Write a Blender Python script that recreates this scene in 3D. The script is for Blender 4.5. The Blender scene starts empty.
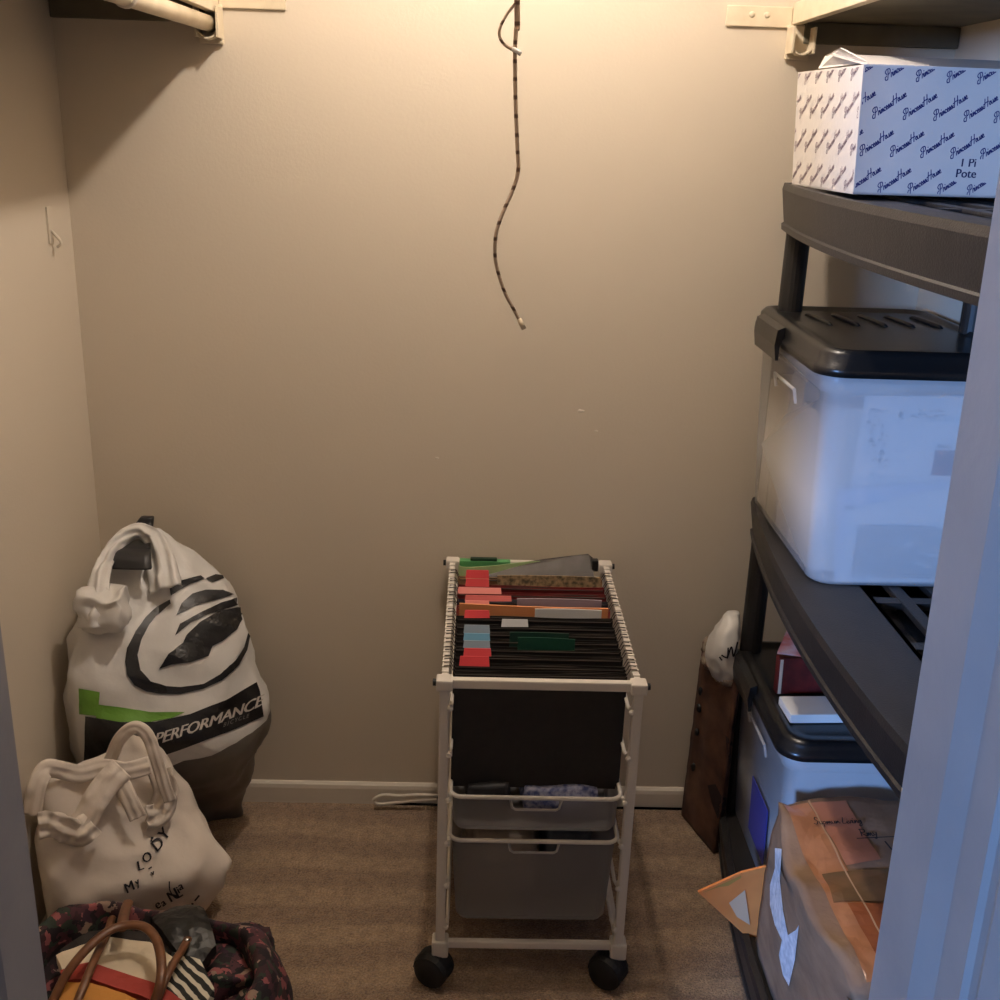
import bpy, bmesh, math, random
from mathutils import Vector, Matrix, noise
from mathutils.bvhtree import BVHTree
from mathutils.geometry import tessellate_polygon
random.seed(7)
S = bpy.context.scene
COL = S.collection
PI = math.pi
# ------------------------------------------------------------------ camera
CAM_H, FPX = 1.6, 1100.0
def cam_axes(th=18.79, roll=-1.9, yaw=1.5):
    t, r, y = map(math.radians, (th, roll, yaw))
    fwd = Vector((math.sin(y)*math.cos(t), math.cos(y)*math.cos(t), -math.sin(t)))
    r0 = Vector((math.cos(y), -math.sin(y), 0)); u0 = r0.cross(fwd)
    return r0*math.cos(r)-u0*math.sin(r), u0*math.cos(r)+r0*math.sin(r), fwd
RT, UP, FW = cam_axes()
EYE = Vector((0, 0, CAM_H))
def ray(px, py):
    return (RT*((px-500)/FPX) - UP*((py-500)/FPX) + FW)
def at(px, py, ax, val):
    """measured point: photo position -> point of the plane axis ax = val"""
    d = ray(px, py); return EYE + d*((val-EYE[ax])/d[ax])
cd = bpy.data.cameras.new('camera'); cam = bpy.data.objects.new('camera', cd); COL.objects.link(cam)
cam.matrix_world = Matrix(((RT.x, UP.x, -FW.x, 0), (RT.y, UP.y, -FW.y, 0), (RT.z, UP.z, -FW.z, CAM_H), (0, 0, 0, 1)))
cd.sensor_width = 36; cd.sensor_fit = 'HORIZONTAL'; cd.lens = 36*FPX/1000; cd.clip_start = .02
S.camera = cam
S.view_settings.view_transform = 'Standard'; S.view_settings.look = 'None'
S.view_settings.gamma = 1; S.view_settings.exposure = 0; S.view_settings.use_curve_mapping = False

# ------------------------------------------------------------------ materials
def lin(c):
    return tuple(((x/255)/12.92 if x/255 <= .04045 else ((x/255+.055)/1.055)**2.4) for x in c)+(1,)
def mat(name, rgb, rough=.6, metal=0, var=None, vscale=20, bump=0, bscale=200, spec=.5, stretch=(1, 1, 1), sheen=0, detail=3):
    m = bpy.data.materials.new(name); m.use_nodes = True
    nt = m.node_tree; b = nt.nodes['Principled BSDF']
    b.inputs['Base Color'].default_value = lin(rgb); b.inputs['Roughness'].default_value = rough
    b.inputs['Metallic'].default_value = metal; b.inputs['Specular IOR Level'].default_value = spec
    if sheen: b.inputs['Sheen Weight'].default_value = sheen
    tc = nt.nodes.new('ShaderNodeTexCoord'); mp = nt.nodes.new('ShaderNodeMapping')
    mp.inputs['Scale'].default_value = stretch; nt.links.new(tc.outputs['Object'], mp.inputs['Vector'])
    if var:
        n = nt.nodes.new('ShaderNodeTexNoise'); n.inputs['Scale'].default_value = vscale; n.inputs['Detail'].default_value = detail
        r = nt.nodes.new('ShaderNodeValToRGB'); r.color_ramp.elements[0].position = .35; r.color_ramp.elements[1].position = .65
        r.color_ramp.elements[0].color = lin(rgb); r.color_ramp.elements[1].color = lin(var)
        nt.links.new(mp.outputs[0], n.inputs['Vector']); nt.links.new(n.outputs[0], r.inputs[0]); nt.links.new(r.outputs[0], b.inputs['Base Color'])
    if bump:
        n = nt.nodes.new('ShaderNodeTexNoise'); n.inputs['Scale'].default_value = bscale; n.inputs['Detail'].default_value = 4
        bp = nt.nodes.new('ShaderNodeBump'); bp.inputs['Strength'].default_value = bump; bp.inputs['Distance'].default_value = .01
        nt.links.new(mp.outputs[0], n.inputs['Vector']); nt.links.new(n.outputs[0], bp.inputs['Height']); nt.links.new(bp.outputs[0], b.inputs['Normal'])
    return m
def see_through(m, amount, trl=0.0):
    """thin plastic: part of the light goes straight through"""
    nt = m.node_tree; b = nt.nodes['Principled BSDF']; out = nt.nodes['Material Output']
    tr = nt.nodes.new('ShaderNodeBsdfTransparent'); mx = nt.nodes.new('ShaderNodeMixShader'); mx.inputs[0].default_value = amount
    src = b
    if trl:
        tl = nt.nodes.new('ShaderNodeBsdfTranslucent'); tl.inputs[0].default_value = b.inputs['Base Color'].default_value
        m2 = nt.nodes.new('ShaderNodeMixShader'); m2.inputs[0].default_value = trl
        nt.links.new(b.outputs[0], m2.inputs[1]); nt.links.new(tl.outputs[0], m2.inputs[2]); src = m2
    nt.links.new(src.outputs[0], mx.inputs[1]); nt.links.new(tr.outputs[0], mx.inputs[2]); nt.links.new(mx.outputs[0], out.inputs[0])
    return m
M = {}
M['wall'] = mat('wall_paint', (206, 193, 173), .75, bump=.05, bscale=160)
M['ceil'] = mat('ceiling_paint', (225, 218, 205), .9, bump=.2, bscale=120)
M['trim'] = mat('trim_paint', (214, 204, 188), .4, bump=.03, bscale=60)
M['jamb'] = mat('jamb_paint', (152, 148, 147), .45, var=(144, 141, 141), vscale=9, bump=.05, bscale=70)
M['shelfpaint'] = mat('shelf_paint', (222, 207, 180), .5, var=(206, 190, 162), vscale=14, bump=.05)
M['greyboard'] = mat('dull_olive_grey_board', (112, 104, 84), .8, var=(98, 92, 74), vscale=12)  # closet shelf boards and wall cleats, duller and darker than the cream lip
M['white_metal'] = mat('white_coated_metal', (216, 208, 196), .35, bump=.02)
M['black_plastic'] = mat('black_plastic', (34, 32, 31), .5, bump=.06, bscale=350)
M['shelf_black'] = mat('black_resin', (37, 34, 33), .5, var=(30, 28, 28), vscale=25, bump=.12, bscale=300)
M['gloss_black'] = mat('glossy_black_plastic', (26, 26, 27), .28, bump=.05, bscale=260)
M['rubber'] = mat('black_rubber', (17, 17, 17), .6)
M['chrome'] = mat('chrome', (190, 188, 184), .25, 1)
M['bulb'] = None
M['tub'] = see_through(mat('frosted_clear_plastic', (240, 240, 242), .3), .45, .15)
M['tub_full'] = see_through(mat('clear_tub_plastic', (240, 240, 242), .25), .62, .1)
M['drawer'] = see_through(mat('smoky_drawer_plastic', (150, 146, 142), .35), .42, .2)
M['folder'] = mat('charcoal_card', (40, 37, 34), .85, var=(35, 33, 31), vscale=60)
M['hanger'] = mat('dark_hanger_metal', (58, 48, 42), .55, .3)
M['paper'] = mat('white_paper', (236, 234, 230), .8)
M['ink'] = mat('black_ink', (30, 24, 30), .7)
M['ink_blue'] = mat('navy_ink', (38, 44, 92), .7)
M['ink_grey'] = mat('grey_ink', (110, 112, 130), .8)
M['ink_soft'] = mat('faint_grey_ink', (165, 172, 192), .8)
M['carton'] = mat('brown_cardboard', (150, 122, 98), .85, var=(132, 105, 84), vscale=12, bump=.12, bscale=90, stretch=(1, 1, 3))
M['tape'] = mat('brown_packing_tape', (186, 128, 88), .28, var=(164, 108, 72), vscale=18, bump=.1, bscale=40)
M['manila'] = mat('yellow_manila_paper', (250, 156, 82), .75, var=(240, 144, 74), vscale=14)
M['plasticbag'] = see_through(mat('thin_white_plastic_film', (228, 224, 218), .38, bump=.25, bscale=26), .04, .12)
M['tote'] = mat('white_fabric', (230, 218, 204), .8, var=(220, 207, 192), vscale=8, bump=.15, bscale=30)

def carpet():
    m = mat('beige_brown_carpet', (150, 130, 108), .95, spec=.1, sheen=.2)
    nt = m.node_tree; b = nt.nodes['Principled BSDF']; tc = nt.nodes['Texture Coordinate']
    def nz(s, d=3):
        n = nt.nodes.new('ShaderNodeTexNoise'); n.inputs['Scale'].default_value = s; n.inputs['Detail'].default_value = d
        nt.links.new(tc.outputs['Object'], n.inputs['Vector']); return n
    def ramp(src, a, c, p0, p1):
        r = nt.nodes.new('ShaderNodeValToRGB'); r.color_ramp.elements[0].color = lin(a); r.color_ramp.elements[1].color = lin(c)
        r.color_ramp.elements[0].position = p0; r.color_ramp.elements[1].position = p1; nt.links.new(src, r.inputs[0]); return r
    fine = ramp(nz(210, 2).outputs[0], (128, 106, 88), (206, 178, 148), .36, .64)
    mid = ramp(nz(42).outputs[0], (150, 126, 106), (190, 162, 134), .38, .64)
    mx = nt.nodes.new('ShaderNodeMixRGB'); mx.inputs[0].default_value = .5
    nt.links.new(fine.outputs[0], mx.inputs[1]); nt.links.new(mid.outputs[0], mx.inputs[2])
    # strokes the vacuum cleaner left in the pile: bands running across the closet
    wv = nt.nodes.new('ShaderNodeTexWave'); wv.bands_direction = 'Y'; wv.inputs['Scale'].default_value = 2.6
    wv.inputs['Distortion'].default_value = 2.2; wv.inputs['Detail'].default_value = 2; wv.inputs['Detail Scale'].default_value = 1.2
    nt.links.new(tc.outputs['Object'], wv.inputs['Vector'])
    wr = ramp(wv.outputs[0], (226, 220, 214), (255, 252, 242), .3, .7)
    m2 = nt.nodes.new('ShaderNodeMixRGB'); m2.blend_type = 'MULTIPLY'; m2.inputs[0].default_value = .9
    nt.links.new(mx.outputs[0], m2.inputs[1]); nt.links.new(wr.outputs[0], m2.inputs[2]); nt.links.new(m2.outputs[0], b.inputs['Base Color'])
    bp = nt.nodes.new('ShaderNodeBump'); bp.inputs['Strength'].default_value = .9; bp.inputs['Distance'].default_value = .012
    add = nt.nodes.new('ShaderNodeMath'); add.operation = 'ADD'
    nt.links.new(nz(260, 2).outputs[0], add.inputs[0]); nt.links.new(nz(60, 2).outputs[0], add.inputs[1])
    nt.links.new(add.outputs[0], bp.inputs['Height']); nt.links.new(bp.outputs[0], b.inputs['Normal'])
    return m
M['carpet'] = carpet()

# ------------------------------------------------------------------ mesh helpers
WM = {}
def empty(name, loc, label, cat, group=None):
    o = bpy.data.objects.new(name, None); COL.objects.link(o); o.location = loc; o.empty_display_size = .05
    WM[o] = Matrix.Translation(loc); o['label'] = label; o['category'] = cat
    if group: o['group'] = group
    return o
def link(name, bm, m, parent=None, origin=None, smooth=False, label=None, cat=None, group=None, kind=None):
    bm.normal_update()
    o0 = Vector(origin) if origin else Vector((0, 0, 0))
    if parent is not None: bm.transform(WM[parent].inverted())
    bm.transform(Matrix.Translation(-o0))
    me = bpy.data.meshes.new(name); bm.to_mesh(me); bm.free()
    o = bpy.data.objects.new(name, me); COL.objects.link(o); o.location = o0
    for x in (m if isinstance(m, (list, tuple)) else [m]): me.materials.append(x)
    if smooth:
        for p in me.polygons: p.use_smooth = True
    if parent is not None: o.parent = parent; WM[o] = WM[parent] @ Matrix.Translation(o0)
    else: WM[o] = Matrix.Translation(o0)
    if label: o['label'] = label
    if cat: o['category'] = cat
    if group: o['group'] = group
    if kind: o['kind'] = kind
    return o
def thing(name, bm, m, label, cat, group=None, smooth=False):
    co = [v.co for v in bm.verts]
    org = (sum(c.x for c in co)/len(co), sum(c.y for c in co)/len(co), min(c.z for c in co))
    return link(name, bm, m, None, org, smooth, label, cat, group)
def NB(): return bmesh.new()
def box(bm, x0, x1, y0, y1, z0, z1, bev=0, rot=None, seg=2):
    r = bmesh.ops.create_cube(bm, size=1)
    c = Vector(((x0+x1)/2, (y0+y1)/2, (z0+z1)/2))
    vs = r['verts']
    for v in vs: v.co = Vector((v.co.x*(x1-x0), v.co.y*(y1-y0), v.co.z*(z1-z0)))
    if bev:
        es = list({e for v in vs for e in v.link_edges})
        rr = bmesh.ops.bevel(bm, geom=es, offset=bev, segments=seg, affect='EDGES', profile=.6)
        vs = list({v for f in rr['faces'] for v in f.verts} | {v for v in vs if v.is_valid})
    mt = Matrix.Translation(c) @ (rot.to_4x4() if rot else Matrix.Identity(4))
    for v in vs: v.co = mt @ v.co
    return vs
def euler(x=0, y=0, z=0):
    from mathutils import Euler
    return Euler((math.radians(x), math.radians(y), math.radians(z))).to_matrix()
def spline(pts, n=8):
    pts = [Vector(p) for p in pts]
    if len(pts) < 3: return pts
    out = []
    for i in range(len(pts)-1):
        p0 = pts[max(i-1, 0)]; p1 = pts[i]; p2 = pts[i+1]; p3 = pts[min(i+2, len(pts)-1)]
        for k in range(n):
            t = k/n; t2 = t*t; t3 = t2*t
            out.append(.5*((2*p1)+(-p0+p2)*t+(2*p0-5*p1+4*p2-p3)*t2+(-p0+3*p1-3*p2+p3)*t3))
    out.append(pts[-1]); return out
def cloth_band(bm, pts, w, th=.003, seed=0, amp=.004, bulge=.004, n=8, view=None):
    """a strap of cloth facing the room: width lies across its path"""
    pts = spline(pts, 8); N = len(pts); F = []; K = []
    for i, p in enumerate(pts):
        d = (pts[min(i+1, N-1)]-pts[max(i-1, 0)]).normalized(); vw = (view or Vector((0, 1, -.35))).normalized()
        a = d.cross(vw).normalized(); nn = a.cross(d).normalized()
        if nn.dot(vw) > 0: nn = -nn
        ww = w(i/(N-1)) if callable(w) else w
        row = []; back = []
        for k in range(n+1):
            u = k/n-.5; q = p+a*(u*ww)+nn*(bulge*(1-4*u*u))
            q = q+nn*(amp*fbm(q+Vector((seed, 0, 0)), 34)+amp*.5*math.sin(u*14+i*.12+seed))
            row.append(bm.verts.new(q)); back.append(bm.verts.new(q-nn*th))
        F.append(row); K.append(back)
    for i in range(N-1):
        for k in range(n):
            bm.faces.new((F[i][k], F[i][k+1], F[i+1][k+1], F[i+1][k])); bm.faces.new((K[i][k+1], K[i][k], K[i+1][k], K[i+1][k+1]))
        for k in (0, n):
            q = (F[i][k], F[i+1][k], K[i+1][k], K[i][k]); bm.faces.new(q if k == 0 else tuple(reversed(q)))
    for i in (0, N-1):
        for k in range(n):
            q = (F[i][k], K[i][k], K[i][k+1], F[i][k+1]); bm.faces.new(q if i == 0 else tuple(reversed(q)))
    bmesh.ops.recalc_face_normals(bm, faces=bm.faces[:])
def tube(bm, pts, r, seg=10, r2=None, caps=True, up=Vector((0, 0, 1)), closed=False):
    """round or flattened (r2) section swept along pts"""
    pts = [Vector(p) for p in pts]; rings = []; n = len(pts); prev = None
    for i, p in enumerate(pts):
        if closed: d = (pts[(i+1) % n]-pts[i-1])
        else: d = pts[min(i+1, n-1)]-pts[max(i-1, 0)]
        d.normalize()
        if prev is None:
            a = up.cross(d)
            if a.length < .05: a = Vector((1, 0, 0)).cross(d)
        else: a = prev-d*prev.dot(d)
        a.normalize(); prev = a; b = d.cross(a)
        rr = r(i/(n-1)) if callable(r) else r
        rb = rr if r2 is None else r2
        rings.append([bm.verts.new(p+a*(math.cos(2*PI*k/seg)*rr)+b*(math.sin(2*PI*k/seg)*rb)) for k in range(seg)])
    m = n if closed else n-1
    for i in range(m):
        A = rings[i]; B = rings[(i+1) % n]
        for k in range(seg):
            bm.faces.new((A[k], A[(k+1) % seg], B[(k+1) % seg], B[k]))
    if caps and not closed:
        bm.faces.new(list(reversed(rings[0]))); bm.faces.new(rings[-1])
    return rings
def band(bm, pts, w, th, up):
    """flat strap: pts centre line, width along up-ish vector list or vector"""
    pts = [Vector(p) for p in pts]; n = len(pts); R = []
    for i, p in enumerate(pts):
        d = (pts[min(i+1, n-1)]-pts[max(i-1, 0)]).normalized()
        u = Vector(up[min(i*len(up)//n, len(up)-1)]) if isinstance(up, list) else Vector(up)
        a = (u-d*u.dot(d)).normalized(); b = d.cross(a)
        R.append([bm.verts.new(p+a*(sx*w/2)+b*(sy*th/2)) for sx, sy in ((-1, -1), (1, -1), (1, 1), (-1, 1))])
    for i in range(n-1):
        for k in range(4): bm.faces.new((R[i][k], R[i][(k+1) % 4], R[i+1][(k+1) % 4], R[i+1][k]))
    bm.faces.new(list(reversed(R[0]))); bm.faces.new(R[-1])
def loft(bm, rings, cap0=True, cap1=True, mats=None):
    V = [[bm.verts.new(p) for p in r] for r in rings]; n = len(V[0])
    for i in range(len(V)-1):
        for k in range(n):
            f = bm.faces.new((V[i][k], V[i][(k+1) % n], V[i+1][(k+1) % n], V[i+1][k]))
            if mats: f.material_index = mats(i/(len(V)-1), k/n)
    if cap0: bm.faces.new(list(reversed(V[0])))
    if cap1: bm.faces.new(V[-1])
    return V
def cyl(bm, p0, p1, r, seg=16, rb=None): 
    p0 = Vector(p0); p1 = Vector(p1); d = (p1-p0).normalized(); a = d.orthogonal().normalized(); b = d.cross(a)
    rb = r if rb is None else rb
    loft(bm, [[p+a*math.cos(2*PI*k/seg)*q+b*math.sin(2*PI*k/seg)*q for k in range(seg)] for p, q in ((p0, r), (p1, rb))])
def sphere(bm, c, r, sc=(1, 1, 1), u=16, v=10):
    rr = bmesh.ops.create_uvsphere(bm, u_segments=u, v_segments=v, radius=r)
    for w in rr['verts']: w.co = Vector((w.co.x*sc[0], w.co.y*sc[1], w.co.z*sc[2]))+Vector(c)
def rrect(x0, x1, y0, y1, r, z, n=5):
    out = []
    for cx, cy, a0 in ((x1-r, y1-r, 0), (x0+r, y1-r, 90), (x0+r, y0+r, 180), (x1-r, y0+r, 270)):
        for k in range(n+1):
            a = math.radians(a0+90*k/n); out.append(Vector((cx+r*math.cos(a), cy+r*math.sin(a), z)))
    return out
def fill(polys, holes=None, L=.02):
    """flat filled polygon(s) in 2-D -> (verts, tris), subdivided so that no edge is longer than L"""
    bm = NB()
    for p in polys:
        hs = (holes or [])
        loops = [[Vector((a, b, 0)) for a, b in p]]+[[Vector((a, b, 0)) for a, b in h] for h in hs]
        flat = [v for l in loops for v in l]
        vs = [bm.verts.new(v) for v in flat]
        for t in tessellate_polygon(loops):
            try: bm.faces.new([vs[i] for i in t])
            except ValueError: pass
        holes = None
    refine(bm, L)
    return bm
def refine(bm, L):
    """split every triangle until no edge is longer than L"""
    bmesh.ops.triangulate(bm, faces=[f for f in bm.faces if len(f.verts) > 3])
    todo = [tuple(v.co.copy() for v in f.verts) for f in bm.faces]; done = []
    while todo:
        a, b, c = todo.pop(); e = ((a-b).length, (b-c).length, (c-a).length); m = max(e)
        if m <= L: done.append((a, b, c)); continue
        if m == e[1]: a, b, c = b, c, a
        elif m == e[2]: a, b, c = c, a, b
        h = (a+b)/2; todo += [(a, h, c), (h, b, c)]
    bm.clear(); V = {}
    def vert(p):
        k = (round(p.x, 5), round(p.y, 5), round(p.z, 5))
        if k not in V: V[k] = bm.verts.new(p)
        return V[k]
    for t in done:
        vs = [vert(p) for p in t]
        if len(set(vs)) == 3:
            try: bm.faces.new(vs)
            except ValueError: pass
def stroke2d(pts, w, n=5):
    """ribbon of width w along a smoothed 2-D polyline, as polygons"""
    p = spline([(a, b, 0) for a, b in pts], n) if len(pts) > 2 else [Vector((a, b, 0)) for a, b in pts]
    out = []
    for i in range(len(p)-1):
        d = (p[i+1]-p[i]); l = d.length
        if l < 1e-6: continue
        d /= l; nn = Vector((-d.y, d.x, 0))*w/2; e = d*w*.25
        out.append([(v.x, v.y) for v in (p[i]-nn-e, p[i+1]-nn+e, p[i+1]+nn+e, p[i]+nn-e)])
    return out
def text2d(s, size=1, shear=0, bold=0, space=1):
    cu = bpy.data.curves.new('lettering', 'FONT'); cu.body = s; cu.size = size; cu.shear = shear; cu.space_character = space
    cu.resolution_u = 3
    ob = bpy.data.objects.new('lettering', cu); me = bpy.data.meshes.new_from_object(ob)
    bm = NB(); bm.from_mesh(me); bpy.data.objects.remove(ob); bpy.data.curves.remove(cu); bpy.data.meshes.remove(me)
    bmesh.ops.triangulate(bm, faces=bm.faces[:])
    if bold:                                           # a heavier face: the letters struck twice
        c2 = bm.copy()
        for v in c2.verts: v.co.x += 2.2*bold
        for v in bm.verts: v.co.y += 1e-4*size
        join(bm, c2)
    return bm
def map_bm(bm, f):
    for v in bm.verts: v.co = f(v.co.x, v.co.y)
    return bm
def join(dst, src):
    me = bpy.data.meshes.new('tmp'); src.to_mesh(me); src.free(); dst.from_mesh(me); bpy.data.meshes.remove(me)
def bvh_of(bm):
    bm.normal_update(); return BVHTree.FromBMesh(bm)
def drape(bm2, bvh, conv, off=.0015, maxd=8):
    """lay a flat print on a curved surface; conv(x,y) -> (origin, direction)"""
    kill = []
    for v in bm2.verts:
        o, d = conv(v.co.x, v.co.y); hit, nrm, _, _ = bvh.ray_cast(o, d.normalized(), maxd)
        if hit is None: kill.append(v); continue
        if nrm.dot(d) > 0: nrm = -nrm
        v.co = hit+nrm*off
    bmesh.ops.delete(bm2, geom=kill, context='VERTS')
    return bm2
def from_photo(x, y): return EYE, ray(x, y)
def fbm(p, s, k=3): return noise.fractal(Vector(p)*s, 1.0, 2.0, k)

def lumpy(bm, amp, sc, seed=0):
    for v in bm.verts: v.co += Vector((fbm(v.co+Vector((seed, 0, 0)), sc), fbm(v.co+Vector((0, seed+3, 0)), sc), fbm(v.co+Vector((0, 0, seed+9)), sc)))*amp

# ------------------------------------------------------------------ the room
XL, XR, YB, YF, ZC = -.845, .94, 2.352, .80, 2.44
def struct(name, bm, m, parent=None, smooth=False):
    return link(name, bm, m, parent, None, smooth, kind='structure' if parent is None else None)
b = NB(); box(b, -2.2, 2.2, -2.4, YB+.1, -.05, 0); struct('floor', b, M['carpet'])
b = NB(); box(b, XL-.1, XR+.1, YF-.15, YB+.1, ZC, ZC+.05); struct('ceiling', b, M['ceil'])
b = NB(); box(b, XL-.1, XR+.1, YB, YB+.1, 0, ZC); wall_back = struct('wall_back', b, M['wall'])
b = NB(); box(b, XL-.1, XL, YF-.12, YB, 0, ZC); wall_left = struct('wall_left', b, M['wall'])
b = NB(); box(b, XR, XR+.1, YF-.12, YB, 0, ZC); struct('wall_right', b, M['wall'])
DX, DY0, DY1, DZ = .372, .668, YF, 2.04            # door opening
b = NB()
for s in (-1, 1):
    xo = XL-.6 if s < 0 else XR+.6
    box(b, min(s*(DX+.02), xo), max(s*(DX+.02), xo), YF-.12, YF, 0, ZC)
box(b, -DX-.02, DX+.02, YF-.12, YF, DZ+.02, ZC)
struct('wall_front', b, M['wall'])
# baseboards with a rounded top
def baseboard(name, p0, p1, n):
    p0 = Vector(p0); p1 = Vector(p1); n = Vector(n); prof = [(0, 0), (.011, 0), (.011, .042), (.009, .051), (.004, .056), (0, .057)]
    bm = NB(); loft(bm, [[p+n*a+Vector((0, 0, h)) for a, h in prof] for p in (p0, p1)]); struct(name, bm, M['trim'])
baseboard('baseboard_back', (XL, YB, 0), (XR, YB, 0), (0, -1, 0))
baseboard('baseboard_left', (XL, YF, 0), (XL, YB-.011, 0), (1, 0, 0))
baseboard('baseboard_right', (XR, YB-.011, 0), (XR, YF, 0), (-1, 0, 0))
# door frame: jamb board with a stop, rebate and casing; one piece per side
def jamb(name, s):
    prof = [(0, DY1), (0, .738), (0, .730), (.009, .704), (.0095, .668), (.014, .664), (.0145, .655), (.012, .648), (.018, .618), (.030, .604), (.060, .602), (.078, .612), (.078, .68), (.020, .68), (.020, DY1)]
    pts = [(s*(DX+a), y) for a, y in prof]
    if s < 0: pts.reverse()
    bm = NB(); loft(bm, [[Vector((x+(-.013*(z-.8)+.002 if s > 0 else 0), y, z)) for x, y in pts] for z in (0, DZ+(.0))])
    return struct(name, bm, M['jamb'])
jamb('trim_1', -1); jr = jamb('trim_2', 1)
b = NB(); box(b, -DX-.078, DX+.078, .610, .68, DZ, DZ+.07, .004); box(b, -DX-.02, DX+.02, .68, DY1, DZ, DZ+.02)
struct('trim_3', b, M['jamb'])
# strike plate on the right jamb
b = NB()
zc = .925; yc = .690
ring = [Vector((DX+.0095, yc+.014*math.cos(2*PI*k/24), zc+.030*math.sin(2*PI*k/24))) for k in range(24)]
ring2 = [Vector((DX+.0070, yc+.012*math.cos(2*PI*k/24), zc+.028*math.sin(2*PI*k/24))) for k in range(24)]
ring3 = [Vector((DX+.0075, yc+.006*math.cos(2*PI*k/24), zc+.016*math.sin(2*PI*k/24))) for k in range(24)]
ring4 = [Vector((DX+.0105, yc+.005*math.cos(2*PI*k/24), zc+.015*math.sin(2*PI*k/24))) for k in range(24)]
loft(b, [ring, ring2, ring3, ring4])
link('strike_plate', b, mat('brushed_nickel', (120, 118, 112), .35, .9), jr)
# chips of old filler on the back wall
for px, py, r in ((581, 411, .006), (596, 431, .004), (437, 458, .004)):
    c = at(px, py, 1, YB); b = NB(); sphere(b, c, r, (1.3, .25, .6), 10, 6)
    for v in b.verts: v.co += Vector((fbm(v.co, 300), 0, fbm(v.co+Vector((3, 1, 2)), 300)))*.0015
    link('filler_chip', b, M['trim'], wall_back, smooth=True)
c = at(49, 225, 0, XL)
b = NB(); box(b, XL, XL+.004, c.y-.012, c.y+.012, c.z-.035, c.z+.035, .001)
tube(b, spline([(XL+.003, c.y, c.z-.01), (XL+.018, c.y, c.z-.028), (XL+.020, c.y, c.z-.036), (XL+.012, c.y, c.z-.042)], 5), .003, 8)
thing('wall_hook', b, M['wall'], 'small painted hook plate high on the left wall near the corner', 'hook')

# ------------------------------------------------------------------ closet shelves and rod under the ceiling
def closet_shelf(s, label):
    xw = XL if s < 0 else XR; xe = xw-s*(.322 if s<0 else .330)
    r = empty('closet_shelf', ((xw+xe)/2, 1.6, 1.80), label, 'shelf')
    lo, hi = sorted((xw-s*.002, xe))
    b = NB(); box(b, lo, hi, YF+.003, YB-.002, 1.812, 1.830, .001); link('board', b, M['greyboard'], r)
    b = NB(); lo2, hi2 = sorted((xe-s*.004, xe+s*.014)); box(b, lo2, hi2, YF+.003, YB-.002, 1.790 if s < 0 else 1.806, 1.846, .002); link('front_lip', b, M['shelfpaint'], r)
    # wall cleat under the board, and the flat strap screwed to the back wall
    b = NB(); lo3, hi3 = sorted((xw-s*.002, xe+s*.02)); box(b, lo3, hi3, YB-.018, YB-.001, 1.772, 1.811, .002); link('wall_cleat', b, M['greyboard'], r)
    b = NB(); x0, x1 = sorted((xe-s*.005, xe-s*.135)); box(b, x0, x1, YB-.006, YB-.0005, 1.800, 1.838, .002); st = link('wall_strap', b, M['shelfpaint'], r)
    for k in (.055, .085):
        b = NB(); sphere(b, (xe-s*k, YB-.006, 1.822), .006, (1, .4, 1), 12, 6); link('screw', b, M['shelfpaint'], st, smooth=True)
    # socket that takes the end of the rod
    xs = xe+s*.012
    b = NB(); dz = -.008 if s < 0 else 0; box(b, xs-.024, xs+.024, YB-.012, YB-.001, 1.742+dz, 1.806, .003)
    for q in (-1, 1): box(b, xs+q*.021-.0025, xs+q*.021+.0025, YB-.05, YB-.004, 1.752+dz, 1.80, .001)
    tube(b, [(xs+.02*math.cos(a), YB-.03, 1.770+dz+.02*math.sin(a)) for a in [PI+PI*k/10 for k in range(11)]], .003, 6, .018, up=Vector((0, 1, 0)))
    link('rod_socket', b, M['shelfpaint'], r)
    return xs
xs = closet_shelf(-1, 'cream painted shelf high along the left wall, holding a hanging rod')
closet_shelf(1, 'cream painted shelf high along the right wall, its rod socket empty')
r = empty('closet_rod', (xs, 1.6, 1.77), 'cream painted hanging rod under the left wall shelf', 'rod')
b = NB(); cyl(b, (xs, YF+.004, 1.757), (xs, YB-.013, 1.770), .0150, 20); link('rod', b, M['shelfpaint'], r, smooth=True)
b = NB(); cyl(b, (xs, 1.790, 1.7653), (xs, 1.803, 1.7654), .0180, 20); link('joint_collar', b, M['trim'], r, smooth=True)

# ------------------------------------------------------------------ ceiling bulb and its pull cord
LX, LY = .045, 1.80
r = empty('ceiling_light', (LX, LY, ZC), 'bare bulb in a white porcelain holder on the closet ceiling', 'light')
b = NB(); prof = [(.062, ZC), (.062, ZC-.012), (.05, ZC-.022), (.03, ZC-.03), (.024, ZC-.05)]
loft(b, [[Vector((LX+q*math.cos(2*PI*k/28), LY+q*math.sin(2*PI*k/28), z)) for k in range(28)] for q, z in reversed(prof)])
link('lamp_holder', b, mat('white_porcelain', (230, 226, 218), .2), r, smooth=True)
def emis(name, col, st):
    m = bpy.data.materials.new(name); m.use_nodes = True; nt = m.node_tree; nt.nodes.remove(nt.nodes['Principled BSDF'])
    e = nt.nodes.new('ShaderNodeEmission'); e.inputs[0].default_value = (*col, 1); e.inputs[1].default_value = st
    nt.links.new(e.outputs[0], nt.nodes['Material Output'].inputs[0]); return m
b = NB(); prof = [(.014, ZC-.051), (.016, ZC-.062), (.027, ZC-.080), (.031, ZC-.097), (.027, ZC-.114), (.014, ZC-.126), (.003, ZC-.130)]
loft(b, [[Vector((LX+q*math.cos(2*PI*k/20), LY+q*math.sin(2*PI*k/20), z)) for k in range(20)] for q, z in reversed(prof)])
link('bulb', b, emis('glowing_bulb_glass', (1.0, .88, .78), 960), r, smooth=True)
m = mat('braided_cord', (168, 146, 126), .8)
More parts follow.
